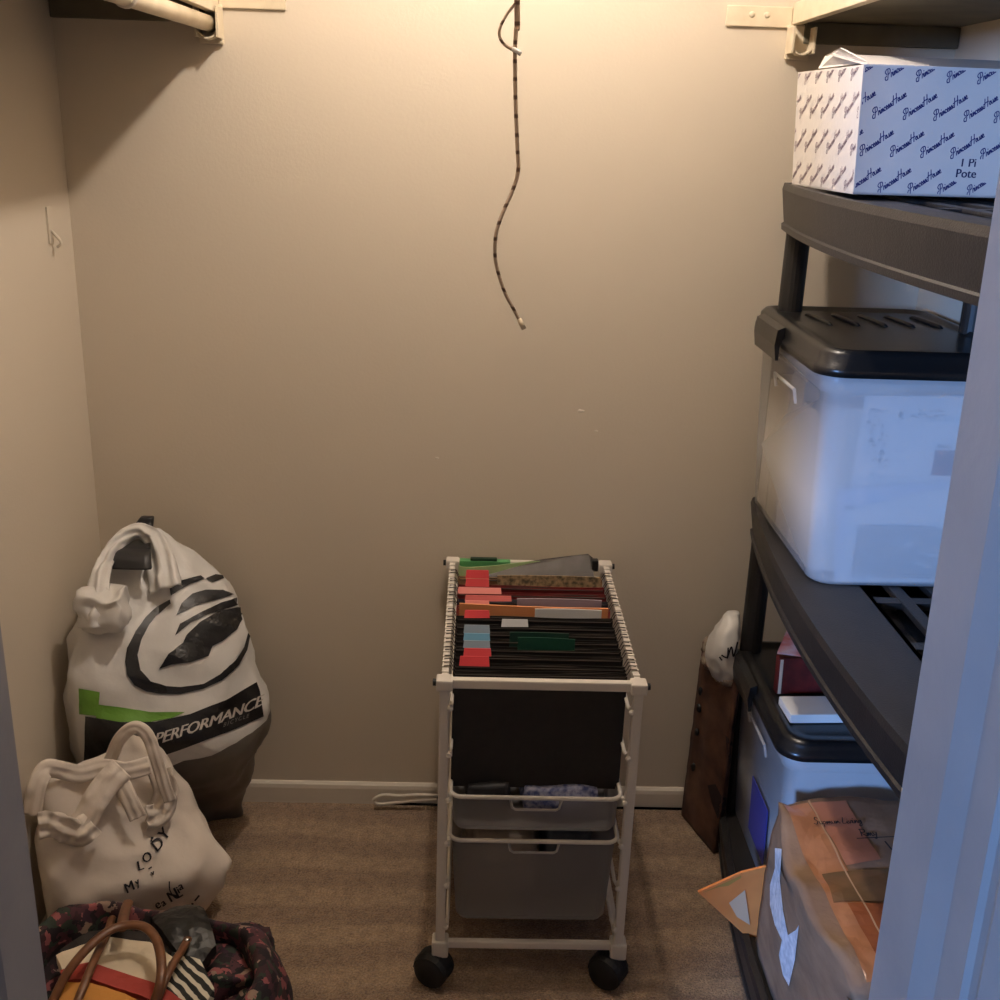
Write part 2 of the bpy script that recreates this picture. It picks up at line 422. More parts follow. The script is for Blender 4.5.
nt = m.node_tree; wv = nt.nodes.new('ShaderNodeTexWave'); wv.bands_direction = 'Z'; wv.inputs['Scale'].default_value = 12; wv.inputs['Distortion'].default_value = 1.5
rp = nt.nodes.new('ShaderNodeValToRGB'); rp.color_ramp.elements[0].color = lin((92, 70, 58)); rp.color_ramp.elements[0].position = .04
rp.color_ramp.elements[1].color = lin((176, 154, 134)); rp.color_ramp.elements[1].position = .22
nt.links.new(nt.nodes['Texture Coordinate'].outputs['Object'], wv.inputs['Vector']); nt.links.new(wv.outputs[0], rp.inputs[0]); nt.links.new(rp.outputs[0], nt.nodes['Principled BSDF'].inputs['Base Color'])
r = empty('pull_cord', (LX, LY, 1.3), 'brown speckled pull cord hanging in front of the back wall', 'cord')
YCD = 1.76
pc = [at(x, y, 1, YCD) for x, y in ((517, 2), (516, 30), (515, 52), (515.5, 100), (517.5, 150), (518, 172), (512, 192), (503, 212), (496, 234), (495, 255), (498, 272), (505, 293), (514, 310), (523, 327))]
top = [Vector((LX-.028, LY, ZC-.045)), Vector((LX-.03, LY-.01, ZC-.09)), Vector((LX-.02, YCD, 2.1))]
b = NB(); tube(b, spline(top+pc, 6), lambda t: .0048-.0014*t, 8, .0024); link('cord', b, m, r, smooth=True)
b = NB(); tube(b, spline([at(x, y, 1, YCD-.004) for x, y in ((516, 3), (507, 14), (500, 28), (500, 38), (506, 46), (516, 51))], 6), .0034, 8, .0022); link('loop', b, m, r, smooth=True)
b = NB(); a = at(512, 49, 1, YCD-.008); c = at(521, 54, 1, YCD-.010); tube(b, [a, (a+c)/2+Vector((0, 0, .001)), c], .0034, 8); link('tie', b, M['paper'], r, smooth=True, label='white tie knotting the loop')
b = NB(); a = at(519, 319, 1, YCD-.003); c = at(524, 329, 1, YCD-.003); tube(b, [a, c], .0042, 10); link('end_tip', b, M['shelfpaint'], r, smooth=True, label='pale tip at the free end')

# ------------------------------------------------------------------ black resin shelving unit
SY0, SY1 = 1.16, 2.272
def edge_x(y, dx=0): return .546+dx+.130*(y-1.60)**2
unit = empty('shelving_unit', (.74, 1.72, 0), 'tall black plastic shelving unit against the right wall', 'shelving unit')
def shelf_part(zt, hgt, dx=0, ybk=0):
    N = 26; xr = XR-.012; r_ = .035
    def outline(inset, z):
        y0 = SY0+inset; y1 = SY1-inset; pts = []
        for k in range(N+1):
            y = y0+(y1-y0)*k/N
            # rounded corners at both ends
            e = min(y-y0, y1-y); c = r_-math.sqrt(max(0, r_*r_-(r_-min(e, r_))**2))
            pts.append(Vector((edge_x(y, dx)+inset+c, y, z)))
        pts += [Vector((xr-inset, y1, z)), Vector((xr-inset, y0, z))]
        return list(reversed(pts))
    b = NB()
    rings = [outline(.020, zt-hgt), outline(.006, zt-hgt), outline(.005, zt-hgt+.011), outline(.009, zt-hgt+.014), outline(0, zt-.012), outline(.003, zt), outline(.016, zt), outline(.020, zt-.008), outline(.020, zt-hgt+.004), outline(.020, zt-hgt)]
    loft(b, rings, False, False); rim = link('shelf_rim', b, M['shelf_black'], unit)
    # deck: solid margin, then long slots between ribs
    b = NB(); zd = zt-.0085
    xs_ = [edge_x(1.6, dx)+.145+k*.066 for k in range(5)]
    ys_ = [SY0+.03+k*(SY1-SY0-.06)/6 for k in range(7)]
    # margin strip following the bow
    P0 = [Vector((edge_x(SY0+.018+(SY1-SY0-.036)*k/24, dx)+.016, SY0+.018+(SY1-SY0-.036)*k/24, zd)) for k in range(25)]
    for k in range(24):
        a, c = P0[k], P0[k+1]; q = xs_[0]
        for z0, z1 in ((zd, zd-.006),):
            vs = [b.verts.new(v) for v in (Vector((a.x, a.y, z0)), Vector((q, a.y, z0)), Vector((q, c.y, z0)), Vector((c.x, c.y, z0)))]
            b.faces.new(vs); vs = [b.verts.new(v) for v in (Vector((a.x, a.y, z1)), Vector((c.x, c.y, z1)), Vector((q, c.y, z1)), Vector((q, a.y, z1)))]
            b.faces.new(vs)
    for k in range(4):
        box(b, xs_[k]-.001+.044, xs_[k+1], SY0+.015, SY1-.015, zd-.012, zd, .002)
    box(b, xs_[4]-.001, xr-.01, SY0+.015, SY1-.015, zd-.012, zd)
    for y in ys_: box(b, xs_[0]-.012, xs_[4], y-.012, y+.012, zd-.014, zd-.0015)
    box(b, xs_[0]-.008, xs_[0], SY0+.015, SY1-.015, zd-.02, zd)
    box(b, xs_[0]-.006, xr-.01, SY0+.02, SY1-.02, zt-hgt+.012, zt-hgt+.015)
    link('shelf_deck', b, M['shelf_black'], unit)
ZT, ZM, ZB = 1.512, .862, .105
shelf_part(ZT, .088, -.006); shelf_part(ZM, .082); shelf_part(ZB, .085, .0)
for xx, yy in ((.629, 2.212), (.632, 1.235), (.910, 2.00), (.910, 1.30)):
    if True:
        for z0, z1 in ((0, ZB-.085), (ZB-.009, ZM-.02), (ZM-.009, ZT-.02)):
            b = NB(); cyl(b, (xx, yy, z0), (xx, yy, z1), .024, 20); link('post', b, M['black_plastic'], unit, smooth=False)

# ------------------------------------------------------------------ storage tubs
def tub_ins(z, z0, h, zt):
    P = [(z0, .022), (z0+.012, .019), (z0+h*.35, .016), (zt-.03, .013), (zt, .010)]
    for (a, i), (c, j) in zip(P, P[1:]):
        if z <= c: return i+(j-i)*max(0, (z-a)/(c-a))
    return .010
def tub(x0, x1, y0, y1, z0, h, label, skirt, pm):
    root = empty('storage_tub', ((x0+x1)/2, (y0+y1)/2, z0), label, 'storage tub', 'storage tubs with black lids on the shelving unit')
    zt = z0+h-skirt
    def rr(i, z, ins): return rrect(x0+ins+.0, x1-ins, y0+tub_ins(z, z0, h, zt)+i, y1-ins, max(.035-i, .01), z)
    b = NB(); t = .0022
    R = [rr(0, z0+.001, .040), rr(0, z0+.006, .034), rr(0, z0+h*.35, .026), rr(0, zt-.03, .019), rr(0, zt-.028, .013), rr(0, zt+.012, .011),
         rr(t, zt+.012, .011+t), rr(t, zt-.028, .013+t), rr(t, zt-.03, .019+t), rr(t, z0+h*.35, .026+t), rr(t, z0+.009, .034+t), rr(t, z0+.005, .042)]
    loft(b, R); link('tub_body', b, pm, root, smooth=True)
    # handle rib on the end wall
    b = NB(); ym = (y0+y1)/2
    tube(b, [(x0+.018, ym-.07, zt-.085), (x0+.013, ym-.07, zt-.06), (x0+.013, ym+.07, zt-.06), (x0+.018, ym+.07, zt-.085)], .003, 8); link('grip_rib', b, M['tub'], root)
    # lid: skirt, shoulder, raised rim and sunken panel
    b = NB(); z1 = z0+h
    L = [rrect(x0+.006, x1-.006, y0+.006, y1-.006, .045, zt+.004, 8), rrect(x0-.001, x1+.001, y0-.001, y1+.001, .05, zt+.002, 8), rrect(x0, x1, y0, y1, .05, zt+.016, 8),
         rrect(x0+.006, x1-.006, y0+.005, y1-.005, .048, zt+.020, 8), rrect(x0+.008, x1-.008, y0+.007, y1-.007, .048, z1-.009, 8), rrect(x0+.016, x1-.016, y0+.012, y1-.012, .044, z1-.001, 8), rrect(x0+.028, x1-.028, y0+.024, y1-.024, .036, z1, 8),
         rrect(x0+.034, x1-.034, y0+.030, y1-.030, .032, z1-.006, 8), rrect(x0+.05, x1-.05, y0+.05, y1-.05, .02, z1-.006, 8)]
    loft(b, L, True, True); lid = link('lid', b, M['gloss_black'], root, smooth=True)
    b = NB()
    for k in range(6):
        xx = x0+.085+k*.052
        if xx > x1-.05: break
        tube(b, spline([(xx, y1-.10, z1-.0075), (xx+.002, y1-.115, z1-.0035), (xx+.012, y1-.20, z1-.0035), (xx+.014, y1-.215, z1-.0075)], 4), .0042, 8)
    link('lid_ribs', b, M['gloss_black'], lid, smooth=True)
    b = NB(); ya, yb = ym+.0, ym+.16
    for q, w in ((0, .0),):
        loft(b, [[Vector((x0+.004, y, zt+.040)), Vector((x0-.010, y, zt+.034)), Vector((x0-.013, y, zt+.006)), Vector((x0-.009, y, zt-.022)), Vector((x0-.003, y, zt-.022)), Vector((x0-.003, y, zt+.004)), Vector((x0+.004, y, zt+.02))] for y in (ya, ya+.012, yb-.012, yb)])
    link('lid_latch', b, M['gloss_black'], root)
    return root, zt
Z1 = ZM-.008
T1, zt1 = tub(.562, .925, 1.752, 2.256, Z1, .418, 'clear plastic tub with black lid holding papers, on the middle shelf', .046, M['tub_full'])
T2, zt2 = tub(.596, .925, 1.800, 2.256, ZB-.008, .418, 'clear plastic tub with black lid on the bottom shelf behind the carton', .038, M['tub'])
b = NB(); box(b, .6135, .6150, 1.90, 2.03, .17, .30); 
for v in b.verts: v.co.x += (.30-v.co.z)*.03
link('label', b, mat('blue_label', (70, 76, 170), .5), T2, label='blue sticker on the left end')
# ------------------------------------------------------------------ papers standing in the upper tub, against its front wall
PAPERS = []
def lines(x0, x1, z0, z1, n, y, m, parent, th=.0012, name='print', drop=0.0):
    b = NB()
    for k in range(n):
        z = z1-(z1-z0)*k/(n-1); x = x0
        while x < x1:
            w = random.uniform(.006, .02); e = min(x+w, x1)
            if random.random() > drop: box(b, x, e, y-.0004, y-.0001, z-th, z)
            x = e+.003
    return link(name, b, m, parent)
def sheet_obj(name, quad, y, th, label, cat, m=None):
    b = NB(); f = [b.verts.new((x, y, z)) for x, z in quad]; g = [b.verts.new((x, y+th, z)) for x, z in quad]; n = len(quad)
    b.faces.new(f); b.faces.new(list(reversed(g)))
    for k in range(n): b.faces.new((f[(k+1) % n], f[k], g[k], g[(k+1) % n]))
    return thing(name, b, m or M['paper'], label, cat)
def xz(px, py, y): v = at(px, py, 1, y); return (v.x, v.z)
ya = 1.784
q = [xz(838, 583, ya), xz(965, 583, ya), xz(965, 482, ya), xz(846, 510, ya)]
s1 = sheet_obj('paper_sheet', q, ya, .0015, 'printed white sheet lowest in the front of the tub, thick with lines of text', 'paper')
c0 = xz(856, 525, ya); c1 = xz(945, 578, ya); lines(c0[0], c1[0], c1[1], c0[1], 19, ya, M['ink'], s1, .0015, drop=.06)
c0 = xz(843, 507, ya); b = NB(); box(b, c0[0], c0[0]+.014, ya-.0005, ya-.0001, c0[1]-.0025, c0[1]); link('heading', b, M['ink'], s1)
yb = 1.788
q = [xz(833, 583, yb), xz(975, 583, yb), xz(975, 479, yb), xz(834, 489, yb)]
s0 = sheet_obj('folder_sheet', q, yb, .0015, 'plain pale folder behind the lined sheet in the tub', 'folder', mat('pale_card', (215, 222, 232), .8))
yc_ = 1.792
q = [xz(900, 490, yc_), xz(975, 490, yc_), xz(975, 420, yc_), xz(908, 422, yc_)]
s2 = sheet_obj('booklet', q, yc_, .002, 'white booklet with a red square picture standing in the tub', 'booklet')
c0 = xz(932, 450, yc_); c1 = xz(955, 476, yc_); b = NB(); box(b, c0[0], c1[0], yc_-.0006, yc_-.0001, c1[1], c0[1])
link('picture', b, mat('dark_red_print', (140, 48, 62), .6, var=(96, 30, 46), vscale=110), s2, label='dark red square picture')
b = map_bm(text2d('BASIC', .0085, bold=.0002), lambda x, y: Vector((c0[0]+.003+x, yc_-.0005, c0[1]+.004+y))); link('title', b, M['ink'], s2)
yd = 1.797
q = [xz(848, 490, yd), xz(975, 490, yd), xz(975, 396, yd), xz(862, 396, yd)]
s3 = sheet_obj('printed_page', q, yd, .0015, 'tall white page with scattered print, hindmost in the tub', 'paper')
b = NB()
for k in range(70):
    px = random.choice([random.uniform(863, 878), random.uniform(866, 884), random.uniform(893, 948)]); py = random.uniform(410, 420) if px > 890 else random.uniform(408, 478)
    c = xz(px, py, yd); w = random.uniform(.002, .007); box(b, c[0], c[0]+w, yd-.0005, yd-.0001, c[1], c[1]+.0026)
link('print', b, M['ink'], s3)

# thick white folders packed behind them
for k, (ya_, yb_, zh, lab) in enumerate(((1.812, 1.88, .30, 'front thick white folder behind the loose sheets in the upper tub'), (1.885, 1.96, .275, 'second thick white folder from the front in the upper tub'), (1.965, 2.05, .31, 'third thick white folder from the front in the upper tub'), (2.055, 2.125, .29, 'fourth thick white folder from the front in the upper tub'), (2.13, 2.20, .265, 'hindmost thick white folder in the upper tub'))):
    b = NB(); box(b, .602, .900, ya_, yb_, Z1+.010, Z1+.010+zh, .004); lumpy(b, .0015, 30, k)
    thing('file_folder', b, mat('ivory_card', (232, 222, 206), .8), lab, 'folder', 'thick white folders packed in the upper tub')
# the sheets lean against the sloping front wall of the tub
for o in (s1, s0, s2, s3):
    for q in [o]+[c for c in bpy.data.objects if c.parent == o]:
        W_ = WM[q].translation
        for v in q.data.vertices:
            z = v.co.z+W_.z; v.co.y += 1.752+tub_ins(z, Z1, .418, Z1+.418-.046)+.0045-1.784
            v.co.z += .004
# ------------------------------------------------------------------ white patterned box on the top shelf
SC = {  # hand drawn script letters, unit = x height; (strokes, advance)
 'P': ([[(.1, -.1), (.5, 1.0), (.75, 2.1)], [(.2, 1.2), (-.1, 1.9), (.5, 2.35), (1.3, 2.1), (1.2, 1.3), (.55, 1.0)], [(.1, -.1), (-.5, .1), (-.4, .7), (.1, .9)]], 1.2),
 'H': ([[(0, 0), (.3, 1.1), (.6, 2.2)], [(.9, 0), (1.2, 1.1), (1.5, 2.3)], [(-.2, 1.0), (.7, 1.2), (1.5, 1.1)], [(0, 0), (-.4, .2), (-.2, .7)]], 1.5),
 'r': ([[(0, 0), (.25, .9), (.5, .8), (.6, 0)]], .55), 'i': ([[(0, .1), (.2, .9), (.15, .1), (.45, .1)], [(.3, 1.4), (.36, 1.5)]], .45),
 'n': ([[(0, 0), (.15, .9), (.2, .1), (.5, .9), (.65, .1), (.85, .15)]], .8), 'c': ([[(.55, .75), (.25, .9), (.05, .4), (.3, .05), (.65, .15)]], .6),
 'e': ([[(.05, .4), (.5, .6), (.35, .95), (.05, .5), (.3, .05), (.65, .15)]], .6), 's': ([[(0, .1), (.35, .95), (.45, .4), (.25, .05), (.0, .15)], [(.25, .05), (.6, .15)]], .55),
 'o': ([[(.3, .9), (.05, .5), (.25, .05), (.55, .45), (.3, .9), (.7, .8)]], .65), 'u': ([[(.0, .9), (.1, .1), (.5, .2), (.6, .9), (.6, .1), (.85, .15)]], .8),
 'S': ([[(1.0, 1.9), (.5, 2.1), (.3, 1.5), (.8, .9), (.4, 0), (-.1, .3)]], 1.1), 'p': ([[(.1, .9), (0, -.9)], [(.1, .7), (.5, .9), (.55, .3), (.1, .1)]], .75),
 'm': ([[(0, 0), (.1, .9), (.15, .1), (.4, .9), (.5, .1), (.75, .9), (.9, .1), (1.1, .1)]], 1.1), 'L': ([[(.5, 2), (.1, .2), (.4, 0), (1.0, .3)]], 1.0),
 'v': ([[(0, .9), (.25, .05), (.6, .9), (.8, .8)]], .7), 'g': ([[(.5, .8), (.1, .6), (.3, .1), (.6, .8), (.5, -.8), (.0, -.8), (.7, .2)]], .75), 'y': ([[(0, .9), (.2, .2), (.5, .3)], [(.6, .9), (.3, -.8), (0, -.6)]], .75),
 'f': ([[(.6, 1.8), (.2, 1.8), (.15, 0), (.0, -.8)], [(-.1, .9), (.6, 1.0)]], .6), ' ': ([], .5), 'R': ([[(.1, 0), (.2, 2)], [(.0, 1.9), (.9, 1.9), (.8, 1.1), (.2, 1.0), (1.0, 0)]], 1.1)}
def script(s, w=.22):
    out = []; x = 0
    for ch in s:
        st, adv = SC[ch]
        for p in st: out += stroke2d([(a+x, b_) for a, b_ in p], w, 4)
        x += adv
    return out, x
def polys_bm(ps):
    bm = NB()
    for p in ps:
        vs = [bm.verts.new((a, b_, 0)) for a, b_ in p]; bm.faces.new(vs)
    return bm
BX0, BX1, BY0, BY1, BZ0, BZ1 = .605, .922, 1.842, 2.125, ZT+.0005, ZT+.196
card = mat('white_printed_card', (212, 206, 200), .6, bump=.05, bscale=60)
root = empty('gift_box', (BX0, BY0, BZ0), 'white patterned cardboard box with script lettering on the top shelf', 'box')
b = NB()
for (x0, x1, y0, y1) in ((BX0, BX1, BY0, BY0+.003), (BX0, BX1, BY1-.003, BY1), (BX0, BX0+.003, BY0+.003, BY1-.003), (BX1-.003, BX1, BY0+.003, BY1-.003)):
    box(b, x0, x1, y0, y1, BZ0, BZ1)
box(b, BX0, BX1, BY0, BY1, BZ0, BZ0+.003)
for v in b.verts:                                      # the box leans outwards a little towards the top
    t = (v.co.z-BZ0)/.2; v.co.x += (-.012*t if v.co.x < .7 else 0); v.co.y += (-.004*t if v.co.y < 2 else .0)
link('carton_body', b, card, root)
b = NB()                                               # top flaps, one bent up and back
box(b, BX0-.006, BX1, BY0-.002, BY0+.150, BZ1+.010, BZ1+.013, rot=euler(8.5))
link('top_flap', b, card, root)
b = NB(); vs = []
Pq = [(BX0+.0, BY0+.01, BZ1+.002), (BX0-.0, BY1-.03, BZ1-.002), (BX0-.03+.0, BY1-.07, BZ1+.040), (BX0-.018, BY0+.05, BZ1+.046)]
Pq = [(BX0+.002, BY0+.012, BZ1+.004), (BX0+.002, BY1-.06, BZ1+.004), (BX0+.016, BY1-.05, BZ1+.026), (BX0-.012, BY0+.10, BZ1+.030)]
lo = [b.verts.new(p) for p in Pq]; hi = [b.verts.new(Vector(p)+Vector((.003, 0, .001))) for p in Pq]
b.faces.new(lo); b.faces.new(list(reversed(hi)))
for k in range(4): b.faces.new((lo[(k+1) % 4], lo[k], hi[k], hi[(k+1) % 4]))
link('side_flap', b, card, root)
# the script name repeated in slanting rows on the front and on the left end
def rep(face):
    big = NB(); ps, wd = script('Princess House', .26)
    W = (BX1-BX0) if face == 'front' else (BY1-BY0); Hh = BZ1-BZ0; rotd = math.radians(34)
    sc = .0066; u = .051; vstep = .057
    for i in range(-3, 9):
        for j in range(-1, 5):
            ox = i*u+j*.0155-.006; oy = j*vstep+.004
            for p in ps:
                q = []
                for a, c in p:
                    X = a*sc*.92; Y = c*sc; xx = X*math.cos(rotd)-Y*math.sin(rotd)+ox+c*sc*.25; yy = X*math.sin(rotd)+Y*math.cos(rotd)+oy
                    q.append((xx, yy))
                if all(.002 < a < W-.002 and .003 < c < Hh-.002 for a, c in q):
                    if face == 'front' and all(a > .168 and a < .26 and .022 < c < .062 for a, c in q): continue
                    vv = []
                    for a, c in q:
                        t = c/.2
                        vv.append(big.verts.new((BX0-.012*t+a, BY0-.004*t-.0004, BZ0+c) if face == 'front' else (BX0-.012*t-.0004, BY1-a, BZ0+c)))
                    big.faces.new(vv)
    return big
link('front_lettering', rep('front'), mat('blue_ink_print', (48, 52, 120), .7), root)
link('end_lettering', rep('end'), mat('brown_ink_print', (150, 132, 140), .7), root)
root.rotation_euler.z = math.radians(5)
for i, s in enumerate(('1 Pi', 'Pote')):
    b = map_bm(text2d(s, .019, bold=.0004), lambda x, y: Vector((BX0+.172+x-i*.004, BY0-.0012, BZ0+.048-i*.017+y))); link('stamp', b, M['ink_blue'], root)

# ------------------------------------------------------------------ things lying on the lower tub's lid
ZL2 = ZB-.008+.412
def rotbox(name, c, dims, rz, rx, m, label, cat, bev=.002, ry=0):
    b = NB(); box(b, -dims[0]/2, dims[0]/2, -dims[1]/2, dims[1]/2, -dims[2]/2, dims[2]/2, bev)
    b.transform(Matrix.Translation(c) @ euler(rx, ry, rz).to_4x4()); return b
c = at(812, 711, 2, ZL2+.018); b = rotbox('', (c.x+.025, c.y+.02, ZL2+.011), (.15, .075, .019), 3, 0, None, '', '')
w = thing('notebook', b, M['paper'], 'small white notebook lying flat on the lower tub lid', 'book')
redm = mat('dark_red_cover', (122, 38, 36), .5, var=(84, 24, 26), vscale=30)
c = at(778, 699, 2, ZL2+.004); ax_, ay_ = c.x, max(c.y, w.location.y+.075)
b = rotbox('', (ax_+.085, ay_+.012, ZL2+.044), (.17, .022, .078), 3, -5, None, '', '')
al = thing('photo_album', b, redm, 'dark red album standing behind the white notebook on the tub lid', 'album')
b = rotbox('', (ax_+.006, ay_-.004, ZL2+.044), (.006, .003, .074), 3, -5, None, '', '', .0005); link('page_edge', b, M['trim'], al, label='pale page edge')
b = NB()
A = [(ax_-.006, ay_+.0, ZL2+.094), (ax_+.09, ay_-.015, ZL2+.090), (ax_+.12, ay_+.05, ZL2+.12), (ax_+.03, ay_+.055, ZL2+.135)]
lo = [b.verts.new(p) for p in A]; hi = [b.verts.new(Vector(p)+Vector((0, .0, .004))) for p in A]
b.faces.new(lo); b.faces.new(list(reversed(hi)))
for k in range(4): b.faces.new((lo[(k+1) % 4], lo[k], hi[k], hi[(k+1) % 4]))
pm = mat('pink_white_print', (222, 122, 104), .6, var=(240, 230, 230), vscale=16, stretch=(1, 2.5, 1))
br = thing('brochure', b, pm, 'pink and white brochure slanting on top of the red album', 'brochure')
b = rotbox('', (.748, 2.165, ZL2+.064), (.05, .03, .125), 12, 4, None, '', '')
thing('wallet', b, mat('maroon_leather', (84, 36, 40), .5, var=(60, 26, 30), vscale=20), 'maroon wallet upright at the back of the tub lid', 'wallet')

# ------------------------------------------------------------------ battered carton on the bottom shelf
CX0, CX1, CY0, CY1, CZ0, CZ1 = .572, .905, 1.285, 1.752, ZB, .432
def carton_pt(x, y, z):
    t = (z-CZ0)/(CZ1-CZ0)
    p = Vector((x, y, z))
    yn = (y-CY0)/(CY1-CY0)
    if x < .6: p.x -= .030*math.sin(PI*yn)*t+.012*(1-t) -.012
    if z > .4:
        p.z += -.018*math.exp(-((x-.57)/.06)**2)*(.4+fbm((x, y, 0), 9)) - .03*max(0, .12-yn)*3
        p.z += .006*math.sin(x*17+1)*math.sin(y*9)
    p += Vector((fbm((x, y, z), 11), fbm((x+5, y, z), 11), fbm((x, y+7, z), 9)))*.006
    return p
root = empty('cardboard_carton', (.73, 1.52, ZB), 'battered brown taped carton on the bottom shelf', 'carton')
b = NB(); bmesh.ops.create_cube(b, size=1); bmesh.ops.subdivide_edges(b, edges=b.edges[:], cuts=22, use_grid_fill=True)
for v in b.verts:
    x = CX0+(v.co.x+.5)*(CX1-CX0); y = CY0+(v.co.y+.5)*(CY1-CY0); z = CZ0+(v.co.z+.5)*(CZ1-CZ0); v.co = carton_pt(x, y, z); v.co.z = max(v.co.z, CZ0-.008); v.co.y = min(v.co.y, CY1+.004)
bvh = bvh_of(b); link('carton_body', b, M['carton'], root, smooth=True)
def top_decal(poly, m, off, name, label=None, L=.02):
    bm = fill([poly], L=L); drape(bm, bvh, lambda x, y: (Vector((x, y, .8)), Vector((0, 0, -1))), off); return link(name, bm, m, root, label=label)
top_decal([(.590, CY1-.01), (.636, CY1-.01), (.650, 1.54), (.640, 1.30), (.600, 1.30), (.592, 1.5)], M['tape'], .0015, 'packing_tape')
top_decal([(.640, CY1-.012), (.705, CY1-.012), (.712, 1.57), (.650, 1.56)], mat('pink_brown_tape', (178, 118, 92), .35, bump=.1, bscale=30), .0018, 'packing_tape')
top_decal([(.605, 1.545), (.88, 1.55), (.88, 1.47), (.600, 1.465)], mat('dark_clear_tape', (116, 92, 66), .2, var=(140, 104, 72), vscale=15), .0025, 'packing_tape')
top_decal([(.62, 1.46), (.80, 1.465), (.79, 1.30), (.63, 1.30)], mat('glossy_tape', (168, 100, 62), .18, var=(146, 84, 54), vscale=22, bump=.2, bscale=25), .0030, 'packing_tape')
top_decal([(.6365, CY1-.008), (.6395, CY1-.008), (.652, 1.29), (.649, 1.29)], mat('card_edge', (190, 156, 122), .8), .0042, 'flap_seam')
def hand(s, ox, oy, sc, rot=0):
    ps, w_ = script(s, .2); bm = NB(); c_, s_ = math.cos(rot), math.sin(rot)
    for p in ps:
        bm.faces.new([bm.verts.new((ox+(a*c_-d*s_)*sc, oy+(a*s_+d*c_)*sc, 0)) for a, d in p])
    return bm
bm = hand('Supmun Living', .628, 1.672, .0085, -.02); join(bm, hand('Rmy', .700, 1.635, .010, -.05)); join(bm, polys_bm(stroke2d([(.735, 1.615), (.737, 1.590)], .003)+stroke2d([(.69, 1.628), (.77, 1.626)], .0025)))
for v in bm.verts: v.co.z = 0
drape(bm, bvh, lambda x, y: (Vector((x, y, .8)), Vector((0, 0, -1))), .005); link('handwriting', bm, M['ink'], root, label='black marker handwriting')
# torn label on the left side
tl = [(776, 848), (783, 849), (781, 880), (784, 910), (789, 935), (797, 930), (800, 925), (796, 960), (790, 986), (784, 975), (780, 955), (783, 940), (776, 925), (771, 905), (771, 885), (776, 868)]
bm = fill([tl], L=6); drape(bm, bvh, from_photo, .002)
link('torn_label', bm, mat('torn_white_label', (232, 238, 250), .7, var=(190, 200, 215), vscale=70), root, label='torn white label remains')
# manila envelope between carton and tub
b = NB(); ye = 1.772
E = [at(698, 892, 1, ye), at(742, 873, 1, ye), at(756, 946, 1, ye), at(757, 960, 1, ye)]
E = [(E[0].x, E[0].z), (E[1].x, E[1].z), (.68, .29), (.665, .125), (E[2].x, E[2].z)]
fr = [b.verts.new((x, ye+(x-.5)*.02, z)) for x, z in E]; bk = [b.verts.new((x, ye+.006+(x-.5)*.02, z)) for x, z in E]; n = len(E)
b.faces.new(fr); b.faces.new(list(reversed(bk)))
for k in range(n): b.faces.new((fr[(k+1) % n], fr[k], bk[k], bk[(k+1) % n]))
env = thing('envelope', b, M['manila'], 'yellow manila envelope sticking out beside the brown carton', 'envelope')
b = NB(); q = [at(x, y, 1, ye-.002) for x, y in ((729, 903), (745, 890), (750, 925), (737, 917))]; b.faces.new([b.verts.new(v) for v in q]); link('label', b, mat('pale_label', (232, 196, 160), .7), env)
b = NB(); q = [at(x, y, 1, ye-.002) for x, y in ((702, 893), (741, 875.5), (741, 878), (728, 886), (719, 887))]; b.faces.new([b.verts.new(v) for v in q]); link('flap', b, mat('manila_flap', (206, 150, 70), .75), env)

# ------------------------------------------------------------------ rolling file cart
KX0, KX1, KY0, KY1, KZ = -.042, .305, 1.752, 2.318, .662
cart = empty('rolling_cart', ((KX0+KX1)/2, (KY0+KY1)/2, 0), 'white metal rolling file cart with two drawers in the middle of the floor', 'cart')
for yy in (KY0, KY1):
    for xx in (KX0, KX1):
        b = NB(); box(b, xx-.009, xx+.009, yy-.009, yy+.009, .070, KZ-.004, .003); p_ = link('upright', b, M['white_metal'], cart)
        b = NB(); box(b, xx-.015, xx+.015, yy-.015, yy+.015, KZ-.016, KZ+.006, .004); link('corner_joint', b, M['white_metal'], cart)
        b = NB(); box(b, xx-.016, xx+.016, yy-.016, yy+.016, .066, .102, .004); link('corner_joint', b, M['white_metal'], cart)
        # the joint's dark plug on the outside
        sg = -1 if xx < .1 else 1
        b = NB(); cyl(b, (xx+sg*.014, yy, KZ-.004), (xx+sg*.021, yy, KZ-.004), .0065, 12); link('joint_plug', b, M['rubber'], cart)
        # caster: twin wheel under a hood
        wx = (xx-.012 if xx < .1 else xx-.016) if yy < 2 else (xx+.012 if xx < .1 else xx-.012)
        ca = empty('caster', (wx, yy, 0), '', ''); del ca['label']; del ca['category']
        ca.parent = cart; ca.location = Vector((wx, yy, 0))-cart.location; WM[ca] = Matrix.Translation((wx, yy, 0))
        rot = Matrix.Translation((wx, yy-.004, .035)) @ euler(0, 0, 62 if xx < .1 else 55).to_4x4()
        for s in (-1, 1):
            b = NB(); R = [[Vector((x*s, r_*math.cos(2*PI*k/28), r_*math.sin(2*PI*k/28))) for k in range(28)] for x, r_ in ((.004, .030), (.006, .0345), (.018, .0345), (.024, .030), (.027, .010))]
            if s < 0: R.reverse()
            loft(b, R); b.transform(rot); link('wheel', b, M['rubber'], ca, smooth=True)
        b = NB(); R = []
        for x in (-.022, -.012, .012, .022):
            q = .0380 if abs(x) < .02 else .034
            R.append([Vector((x, q*math.cos(a), q*math.sin(a))) for a in [PI*.02+PI*.96*k/12 for k in range(13)]]+[Vector((x, (q-.002)*math.cos(a), (q-.002)*math.sin(a))) for a in [PI*.98-PI*.96*k/12 for k in range(13)]])
        loft(b, R); cyl(b, (0, 0, .036), (0, 0, .045), .007); b.transform(rot); link('hood', b, M['rubber'], ca)
